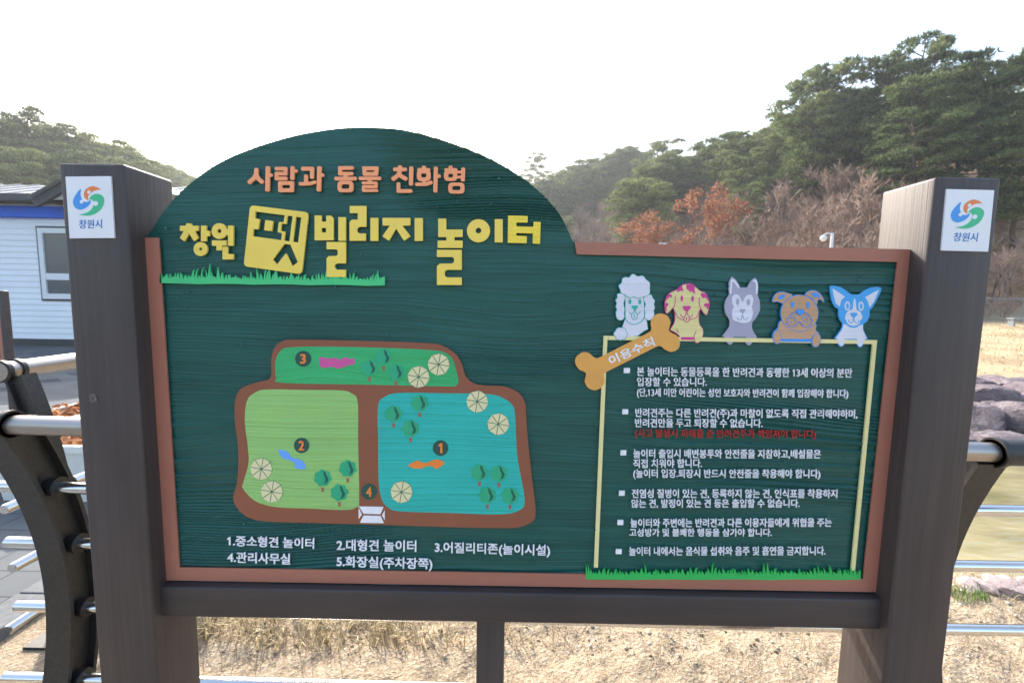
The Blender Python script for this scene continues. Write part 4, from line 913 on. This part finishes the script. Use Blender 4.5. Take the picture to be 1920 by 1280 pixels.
rock(1800, 725, 9.4, (.7, .5, .26), 0, 'purple boulder on the far bank hidden behind the right post')
rock(1880, 845, 6.6, (.5, .4, .3), 2, 'low grey boulder at the water line behind the railing sleeve')
rock(1795, 840, 6.7, (.5, .4, .3), 3, 'low boulder at the water line half hidden by the right post')
rock(1862, 775, 8.0, (.30, .26, .22), 3, 'small dark stone wedged between the grey boulder and the middle row of mauve ones')
rock(1916, 728, 9.4, (.45, .4, .24), 1, 'purple rock at the top of the far pond bank, cut by the right edge')
rock(1838, 728, 9.2, (.34, .3, .2), 2, 'small purple rock at the top left of the far pond bank, beside the right post')
for k, (px, py, Y, s) in enumerate([(1812, 1098, 2.27, .10), (1842, 1100, 2.26, .09), (1872, 1097, 2.27, .11), (1905, 1100, 2.26, .12), (1938, 1098, 2.27, .11)]):
    rock(px, py, Y, (s*.85, s*.6, s*.36), k+1, ['pale mauve stone of the near bank closest to the right post', 'small pale stone of the near bank second from the right post', 'pale stone in the middle of the near bank row', 'broad pale mauve stone of the near bank close to the frame edge', 'pale stone of the near bank cut by the frame edge'][k], group='pale stones edging the near bank')

# ------------------------------------------------------------------ ground cover near the sign
def blades(name, n, xr, yr, hr, wd, mat, seed, lie=.9, clump=None):
    r = np.random.default_rng(seed); x = r.uniform(*xr, n); y = r.uniform(*yr, n)
    if clump is not None:
        k = clump(x, y) > r.random(n); x, y = x[k], y[k]; n = len(x)
    z = ground_z(x, y); h = r.uniform(*hr, n); a = r.uniform(0, 2*np.pi, n); l = r.uniform(lie*.4, lie, n)*h
    up = np.sqrt(np.maximum(h*h-l*l, 1e-6)); ex, ey = np.cos(a), np.sin(a); sx_, sy_ = -ey*wd, ex*wd
    V = np.zeros((n, 5, 3))
    V[:, 0] = np.stack([x+sx_, y+sy_, z-.003], 1); V[:, 1] = np.stack([x-sx_, y-sy_, z-.003], 1)
    mx = np.stack([x+ex*l*.45, y+ey*l*.45, z+up*.7+.002], 1); V[:, 2] = mx-np.stack([sx_, sy_, 0*x], 1)*.8; V[:, 3] = mx+np.stack([sx_, sy_, 0*x], 1)*.8
    V[:, 4] = np.stack([x+ex*l, y+ey*l, z+up*.8+.002], 1)
    i = np.arange(n)*5; F1 = np.stack([i, i+1, i+2, i+3], 1); F2 = np.stack([i+3, i+2, i+4, i+4], 1)
    me_f = [tuple(f) for f in F1]+[tuple(f[:3]) for f in F2]
    return tag(mk(name, V.reshape(-1, 3), me_f, mat), kind='stuff')
M['straw'] = leaf_mat('dry_straw', [(.25, (.17, .12, .065)), (.5, (.44, .35, .20)), (.75, (.68, .60, .42))], 12., .25)
M['green_grass'] = leaf_mat('green_weed', [(.3, (.07, .13, .025)), (.7, (.18, .27, .06))], 12., .3)
tag(blades('dry_grass', 19000, (-1.9, .3), (1.75, 3.6), (.05, .17), .0024, M['straw'], 11, .98, lambda x, y: np.clip(1.15-ss(-.75, .1, x+(vnoise(x*4, y*4, 30)-.5)*.5)*1.05, .02, 1)*(.35+.65*vnoise(x*7, y*7, 31))))
blades('dry_grass', 2600, (.2, 3.0), (1.7, 2.5), (.03, .09), .0012, M['straw'], 12, .98, lambda x, y: .25+.75*ss(.5, .7, vnoise(x*3, y*3, 32)))
pw = at(836, 1240, 2.1); blades('green_weed', 160, (pw.x-.035, pw.x+.035), (2.06, 2.13), (.02, .05), .002, M['green_grass'], 13, .8)
blades('green_weed', 130, (2.30, 2.48), (2.14, 2.24), (.02, .07), .002, M['green_grass'], 14, .7, lambda x, y: ss(.5, .7, vnoise(x*6, y*6, 33)))
blades('green_weed', 2600, (7.0, 10.0), (7.6, 9.6), (.08, .22), .006, M['green_grass'], 15, .6, lambda x, y: ss(.45, .7, vnoise(x*2, y*2, 34)))
blades('field_grass', 9000, (7, 30), (9.5, 27), (.05, .14), .012, M['straw'], 16, .9)
# pebbles and clods
r = np.random.default_rng(21); n = 2600; x = r.uniform(-1.6, 3.2, n); y = r.uniform(1.7, 2.7, n); z = ground_z(x, y); s = .003+.010*r.random(n)**3
cube = np.array([(-1, 0, 0), (1, 0, 0), (0, -1, 0), (0, 1, 0), (0, 0, -1), (0, 0, 1)], float); fo = np.array([(0, 2, 5), (2, 1, 5), (1, 3, 5), (3, 0, 5), (2, 0, 4), (1, 2, 4), (3, 1, 4), (0, 3, 4)])
V = cube[None]*s[:, None, None]*r.uniform(.6, 1.3, (n, 6, 1))*np.array([1, 1, .7])+np.stack([x, y, z+s*.3], 1)[:, None]
M['pebble'] = leaf_mat('pebble', [(.3, (.16, .12, .085)), (.5, (.42, .35, .27)), (.7, (.68, .64, .58))], 3., 0)
tag(mk('gravel', V.reshape(-1, 3), (fo[None]+np.arange(n)[:, None, None]*6).reshape(-1, 3), M['pebble']), kind='stuff')

# ------------------------------------------------------------------ trees
M['pine'] = leaf_mat('pine_needles', [(.32, (.050, .078, .034)), (.48, (.140, .185, .068)), (.62, (.285, .315, .118))], .5, .32)
M['bark_pine'] = plain('red_pine_bark', (.085, .052, .040), .9, 0, 4., .4)
M['bark'] = plain('grey_brown_bark', (.17, .12, .095), .9, 0, 6., .35)
M['twig'] = leaf_mat('bare_twig', [(.3, (.20, .130, .098)), (.5, (.36, .25, .195)), (.7, (.52, .39, .315))], .5, 0)
M['oakleaf'] = leaf_mat('rusty_oak_leaf', [(.3, (.20, .080, .045)), (.5, (.34, .145, .080)), (.7, (.46, .25, .15))], .7, .4)

def prisms(segs):
    """thin 3-sided prisms: segs = list of (p, q, r0, r1)"""
    P = np.array([s[0] for s in segs]); Q = np.array([s[1] for s in segs]); a = np.array([s[2] for s in segs]); b = np.array([s[3] for s in segs])
    d = Q-P; d /= np.linalg.norm(d, axis=1)[:, None]+1e-9; up = np.where(np.abs(d[:, 2:3]) < .9, np.array([[0, 0, 1.]]), np.array([[1., 0, 0]]))
    e = np.cross(d, up); e /= np.linalg.norm(e, axis=1)[:, None]; f = np.cross(d, e); V = []
    for k in range(3):
        t = 2*np.pi*k/3; V.append(P+(e*math.cos(t)+f*math.sin(t))*a[:, None])
    for k in range(3):
        t = 2*np.pi*k/3; V.append(Q+(e*math.cos(t)+f*math.sin(t))*b[:, None])
    V = np.stack(V, 1); n = len(segs); i = np.arange(n)[:, None]*6
    Fq = np.concatenate([i+np.array([[k, (k+1) % 3, 3+(k+1) % 3, 3+k]]) for k in range(3)], 0)
    return V.reshape(-1, 3), Fq
def mesh_of(name, V, Fc, mat):
    o = mk(name, V, Fc, mat); me = o.data; bpy.data.objects.remove(o); return me

def pine_meshes(seed, lean=.08, npad=34, tufts=95):
    """unit pine, height 1: crooked trunk, layered pads of needle tufts"""
    r = np.random.default_rng(seed); segs = []; cur = np.zeros(3); tops = [cur.copy()]
    K = 10; ph = r.uniform(0, 6.28)
    for k in range(K):
        t = (k+1)/K; nx_ = np.array([lean*math.sin(ph+2.2*t)*t+r.normal(0, .008), lean*math.cos(ph+1.7*t)*t+r.normal(0, .008), t*.95])
        segs.append((cur, nx_, .020*(1-.75*(k/K)), .020*(1-.75*t))); cur = nx_; tops.append(cur.copy())
    trunk_at = lambda t: np.array([np.interp(t, np.linspace(0, 1, K+1), [p[j] for p in tops]) for j in range(3)])
    pads = []
    h0 = r.uniform(.20, .34)
    for i in range(npad):
        t = h0+(1-h0)*(i+.5)/npad; prof = math.sin(math.pi*min(1, (1.04-t)/(1.04-h0)*.62+.22))
        rad = r.uniform(.25, 1.0)*.29*prof; a = i*2.4+r.uniform(-.5, .5)
        b = trunk_at(t*.93); c = np.array([b[0]+math.cos(a)*rad, b[1]+math.sin(a)*rad, t*.97+r.uniform(-.01, .03)])
        m_ = (b+c)/2+np.array([0, 0, -.012]); segs.append((b, m_, .006, .0045)); segs.append((m_, c, .0045, .002))
        pads.append((c, r.uniform(.075, .13)*(1.12-.35*(t-h0)/(1-h0)), r.uniform(.15, .27)))
    V = []
    for c, R_, fl in pads:
        n = tufts; d = r.normal(size=(n, 3)); d /= np.linalg.norm(d, axis=1)[:, None]; q = d*(r.random(n)**.45)[:, None]
        pos = c+q*np.array([R_, R_, R_*fl]); pos[:, 2] += .018*(1-(q[:, 0]**2+q[:, 1]**2))
        for k in range(4):
            dr = r.normal(size=(n, 3))*.75+q*np.array([.9, .9, .2])+np.array([0, 0, .75]); dr /= np.linalg.norm(dr, axis=1)[:, None]
            sd_ = np.cross(dr, r.normal(size=(n, 3))); sd_ /= np.linalg.norm(sd_, axis=1)[:, None]
            L = r.uniform(.020, .040, n)[:, None]; W = .0050
            V.append(np.stack([pos-sd_*W, pos+sd_*W, pos+dr*L], 1))
    V = np.concatenate(V, 0); n = len(V)
    tv, tf_ = prisms(segs)
    return mesh_of('crown', V.reshape(-1, 3), np.arange(n*3).reshape(-1, 3), M['pine']), mesh_of('trunk', tv, tf_, M['bark_pine'])

def bare_segs(seed, depth=5, spread=.55, multi=1, r0=.014):
    rd = random.Random(seed); segs = []
    def grow(p, d, L, r, k):
        q = p+d*L; segs.append((np.array(p), np.array(q), r, r*.72))
        if k == 0: return
        for _ in range(3 if k > 1 else 3):
            nd = (d+Vector((rd.gauss(0, spread), rd.gauss(0, spread), rd.gauss(.12, spread*.6)))).normalized()
            if rd.random() < .88: grow(p+d*L*rd.uniform(.55, 1), nd, L*rd.uniform(.55, .82), r*.6, k-1)
    for m_ in range(multi):
        d = Vector((rd.gauss(0, .12 if multi == 1 else .3), rd.gauss(0, .12 if multi == 1 else .3), 1)).normalized()
        grow(Vector((rd.gauss(0, .02*(multi > 1)), rd.gauss(0, .02*(multi > 1)), 0)), d, .30 if multi == 1 else rd.uniform(.22, .32), r0, depth)
    top = max(s[1][2] for s in segs)
    return [(a/top, b/top, c, d) for a, b, c, d in segs]
def bare_meshes(seed, multi=1, depth=5, r0=.014):
    sg = bare_segs(seed, depth, .5, multi, r0); big = [s for s in sg if s[2] > r0*.3]; sm = [s for s in sg if s[2] <= r0*.3]
    sm = [(a, b, max(c, .0034), max(d, .0022)) for a, b, c, d in sm]
    v, f = prisms(big); v2, f2 = prisms(sm)
    return mesh_of('twigs', v2, f2, M['twig']), mesh_of('trunk', v, f, M['bark'])
def oak_meshes(seed):
    sg = bare_segs(seed, 5, .5); v, f = prisms(sg); r = np.random.default_rng(seed)
    tips = np.array([s[1] for s in sg if s[2] < .006 and s[1][2] > .22]); n = 2600; c = tips[r.integers(0, len(tips), n)]+r.normal(0, .022, (n, 3))
    d = r.normal(size=(n, 3)); d /= np.linalg.norm(d, axis=1)[:, None]; e = np.cross(d, r.normal(size=(n, 3))); e /= np.linalg.norm(e, axis=1)[:, None]
    L = r.uniform(.008, .017, n)[:, None]; V = np.stack([c-d*L, c+e*L*.6, c+d*L, c-e*L*.6], 1)
    return mesh_of('crown', V.reshape(-1, 3), np.arange(n*4).reshape(-1, 4), M['oakleaf']), mesh_of('trunk', v, f, M['bark'])
PINE = [pine_meshes(100+k, [.06, .12, .18, .08, .14, .10][k], [34, 30, 38, 28, 36, 32][k]) for k in range(6)]
BARE = [bare_meshes(200+k, 1, 5) for k in range(4)]; SHRUB = [bare_meshes(300+k, 4, 4, .010) for k in range(3)]; OAK = oak_meshes(401)

def plant(kind, ms, px, Y, top, label, group=None, wide=1.0, cat='tree'):
    """a tree at (px column, distance); top = pixel row its tip reaches, or a height in metres when < 40"""
    p = at(px, 500, Y); z0 = float(ground_z(p.x, Y))-.15
    h = top if top < 40 else (at(px, top, Y).z-z0)*.955
    h = max(h, 1.0)
    t = empty(kind, (p.x, Y, z0), random.uniform(0, 6.28)); t.scale = (h*wide, h*wide, h); tag(t, label, cat, group)
    for nm, me in (('crown', ms[0]), ('trunk', ms[1])):
        o = bpy.data.objects.new(nm, me); COL.objects.link(o); o.parent = t
    return t
# pines of the right-hand slope, each with its own tip height
for k, (px, top, Y, wd, lb) in enumerate([
    (1500, 132, 52, 1.0, 'slim pine at the left end of the tall pines, lower than its right neighbour'),
    (1550, 95, 50, .9, 'tall pine with a bare reddish trunk near the left end of the tall pines'),
    (1605, 108, 49, 1.0, 'pine between the bare reddish trunk and the tallest dark pine'),
    (1675, 68, 47, .85, 'tallest and darkest pine on the crest of the right slope'),
    (1722, 92, 45, .9, 'pine just right of the tallest dark pine'),
    (1785, 95, 42, 1.15, 'broad pine with layered boughs straight above the right post'),
    (1850, 90, 41, 1.1, 'broad bright green pine up and right of the right post'),
    (1915, 98, 40, 1.1, 'big pine cut by the right edge with a dark leaning trunk'),
    (1645, 150, 43, 1.1, 'leafy pine in front of the tallest dark pine, lower than it'),
    (1715, 190, 39, 1.25, 'low spreading pine just above the left side of the right post'),
    (1800, 215, 37, 1.25, 'low wide pine whose boughs hang just over the right post'),
    (1890, 235, 36, 1.2, 'low pine behind the emblem side of the right post at the right edge'),
    (1455, 205, 58, 1.1, 'rounded pine where the skyline starts to climb to the tall pines'),
    (1410, 232, 62, 1.2, 'skyline pine half way between the rusty tree and the tall pines'),
    (1365, 246, 66, 1.2, 'pine on the skyline above and right of the rusty leaved tree'),
    (1315, 262, 72, 1.2, 'small pine on the skyline above the rusty leaved tree'),
    (1370, 288, 56, .95, 'flat topped pine standing among bare trees right of the rusty tree'),
    (1225, 262, 84, 1.3, 'dark bushy pine on the skyline left of the rusty leaved tree'),
    (1195, 345, 58, .9, 'small dark pine with a flat crown just left of the rusty leaved tree'),
    (1390, 335, 50, .8, 'small low pine among the bare brush right of the rusty leaved tree'),
    (1006, 278, 122, .8, 'lone pine sticking up from the far ridge beside the arch'),
    (1060, 400, 75, .8, 'narrow dark conifer low down beside the right shoulder of the arch')]):
    plant('pine_tree', PINE[k % 6], px, Y, top, lb, 'pines on the slope to the right', wd)
# pines behind the building on the left
for k, (px, top, Y, wd, lb) in enumerate([
    (-15, 204, 44, 1.1, 'dark pine cut by the left edge above the cabin roof'),
    (38, 224, 46, 1.15, 'pine second from the left edge above the cabin roof'),
    (92, 214, 48, 1.0, 'pine with wind-swept raised boughs above the left post'),
    (142, 236, 49, 1.1, 'pine right behind the top of the left post'),
    (190, 248, 52, 1.1, 'pine above the emblem side edge of the left post'),
    (238, 256, 55, 1.1, 'pine at the right end of the dense left pines'),
    (290, 292, 72, 1.0, 'small hazy pine between the left post and the arch'),
    (335, 312, 88, 1.0, 'smallest hazy pine next to the left shoulder of the arch'),
    (10, 258, 38, 1.2, 'lower pine in front of the dark pine at the left edge'),
    (75, 305, 39, 1.2, 'low pine just over the cabin roof left of the post'),
    (150, 272, 41, 1.2, 'low pine behind the cabin gable and left post'),
    (225, 306, 44, 1.2, 'low pine right of the left post in front of the dense pines')]):
    plant('pine_tree', PINE[(k+2) % 6], px, Y, top, lb, 'pines behind the cabin', wd)
# crowded pines of the far ridge
rd = random.Random(17)
BRX = [960, 1070, 1200, 1300, 1400, 1500, 1600, 1700, 1960]; BRY = [345, 350, 340, 318, 305, 295, 285, 312, 365]
def brush_h(px, Y, h):
    p = at(px, float(np.interp(px, BRX, BRY))+rd.uniform(0, 40), Y); return min(h, p.z-float(ground_z(p.x, Y)))
SKX = [-80, 0, 100, 190, 260, 340, 400, 955, 1010, 1100, 1200, 1300, 1400, 1480, 1540, 1700, 1960]
SKY_ = [214, 218, 220, 252, 276, 300, 312, 318, 305, 287, 274, 264, 240, 205, 128, 100, 112]
def fill(px, Y, a, b, hi=10.5):
    top = float(np.interp(px, SKX, SKY_))+rd.uniform(a, b); p = at(px, top, Y)
    return min(max(p.z-float(ground_z(p.x, Y)), 4.0), hi)
def ridge(px): u = (px-960)/F; return float(np.interp(u, UK, RR)), float(np.interp(u, UK, Y0))
for k in range(84):
    px = 955+245*((k*.618) % 1); R_, y_ = ridge(px); Y = R_-(R_-y_)*.85*((k*.381) % 1)**1.1
    plant('pine_tree', PINE[rd.randrange(6)], px, Y, fill(px, Y, 0, 25+85*((k*.381) % 1)), 'greyish green pine crowded with others on the far ridge right of the arch', 'pines crowded on the far ridge', rd.uniform(1.1, 1.6))
for k in range(22):
    px = 975+170*((k*.618) % 1); R_, y_ = ridge(px); Y = R_-(R_-y_)*(.25+.5*((k*.381) % 1)); tp = 318+75*((k*.275) % 1); p = at(px, tp, Y)
    plant('pine_tree', PINE[rd.randrange(6)], px, Y, min(max(p.z-float(ground_z(p.x, Y)), 6.0), 10), 'pine half way up the far slope just right of the arch', 'pines half way up the far slope', rd.uniform(1.1, 1.5))
for k in range(60):
    px = 1180+340*((k*.618) % 1); R_, y_ = ridge(px); Y = R_-(R_-y_)*.62*((k*.381) % 1)**1.1
    plant('pine_tree', PINE[rd.randrange(6)], px, Y, fill(px, Y, 5, 65), 'green pine crowded among bare trees under the middle of the skyline', 'pines crowded under the skyline', rd.uniform(1.1, 1.5))
for k in range(20):
    px = 1480+500*((k*.618) % 1); R_, y_ = ridge(px); Y = R_-(R_-y_)*(.1+.45*((k*.381) % 1))
    plant('pine_tree', PINE[rd.randrange(6)], px, Y, fill(px, Y, 20, 110), 'green pine filling the slope between the tall skyline pines and the brown brush', 'pines filling the right slope', rd.uniform(1.1, 1.5))
for k in range(16):
    px = -60+320*((k*.618) % 1); Yk = rd.uniform(46, 58); plant('pine_tree', PINE[rd.randrange(6)], px, Yk, fill(px, Yk, 12, 60), 'hazy pine crowded behind the front row of the left pines', 'pines crowded on the left hill', 1.3)
for k in range(16):
    px = 250+160*((k*.618) % 1); R_, y_ = ridge(px); plant('pine_tree', PINE[rd.randrange(6)], px, R_-rd.uniform(0, 25), fill(px, R_-12, 5, 35), 'small far pine on the hazy slope seen between left post and arch', 'far pines between left post and arch', 1.4)
# rusty oak and bare trees
plant('oak_tree', OAK, 1300, 40, 340, 'tree covered with rusty orange dead leaves above the middle right of the board', None, .82)
plant('oak_tree', OAK, 1245, 46, 395, 'smaller tree with rusty leaves low behind the left of the rusty tree', None, 1.2)
for k in range(190):
    px = 1070+rd.random()*600; Y = rd.uniform(36, 78) if px > 1250 else rd.uniform(50, 100); hh = brush_h(px, Y, rd.uniform(4.5, 7.5))
    if hh < 2.5: continue
    plant('bare_tree', BARE[rd.randrange(4)], px, Y, hh, 'leafless brown tree in the thicket on the slope above the board', 'leafless trees on the slope', rd.uniform(.8, 1.1))
for k in range(11):
    px = 1640+rd.random()*290; plant('bare_tree', BARE[rd.randrange(4)], px, rd.uniform(31, 37), rd.uniform(3.0, 5.5), 'leafless pale tree under the pines behind the right post', 'leafless trees under the right pines', 1.0)
for k in range(24):
    px = 1000+rd.random()*170; plant('bare_tree', BARE[rd.randrange(4)], px, rd.uniform(100, 140), rd.uniform(7, 9), 'leafless grey tree on the far skyline right of the arch', 'leafless trees on the far skyline', 1.0)
# thicket of bare brush: nobody could count it
VV = []; FF = []; n0 = 0
sv, sf = [], []
for s in range(3):
    sg = [(a, b, max(c, .0065), max(d, .0042)) for a, b, c, d in bare_segs(500+s, 3, .5, 5, .012)]; v, f = prisms(sg); sv.append(v); sf.append(f)
for k in range(2300):
    u = (rd.uniform(1040, 1960)-960)/F; y0 = float(np.interp(u, UK, Y0)); Rg = float(np.interp(u, UK, RR)); Y = y0+rd.random()**1.3*(Rg-y0)*.8+.5
    if u > .95 and Y < y0+10 and rd.random() < .9: continue
    x = u*Y; h = brush_h(960+F*u, Y, rd.uniform(1.3, 3.4))
    if h < 1: continue
    h = h; q = rd.randrange(3); a = rd.uniform(0, 6.28); c, s = math.cos(a), math.sin(a); v = sv[q]
    z0 = float(ground_z(x, Y)); VV.append(np.stack([x+(v[:, 0]*c-v[:, 1]*s)*h*1.1, Y+(v[:, 0]*s+v[:, 1]*c)*h*1.1, z0+v[:, 2]*h-.1], 1)); FF.append(sf[q]+n0); n0 += len(v)
tag(mk('undergrowth', np.concatenate(VV), np.concatenate(FF), M['twig']), kind='stuff')

# ------------------------------------------------------------------ the hazy air
hm = bpy.data.materials.new('winter_haze'); hm.use_nodes = True; hn = hm.node_tree; hn.nodes.remove(hn.nodes['Principled BSDF'])
pv = hn.nodes.new('ShaderNodeVolumePrincipled'); pv.inputs['Color'].default_value = (.88, .94, 1, 1); pv.inputs['Density'].default_value = .0007; pv.inputs['Anisotropy'].default_value = .5
hn.links.new(pv.outputs[0], hn.nodes['Material Output'].inputs['Volume'])
tag(MB().box((-1800, -12, -8), (1800, 335, 62)).build('haze', hm), kind='stuff')
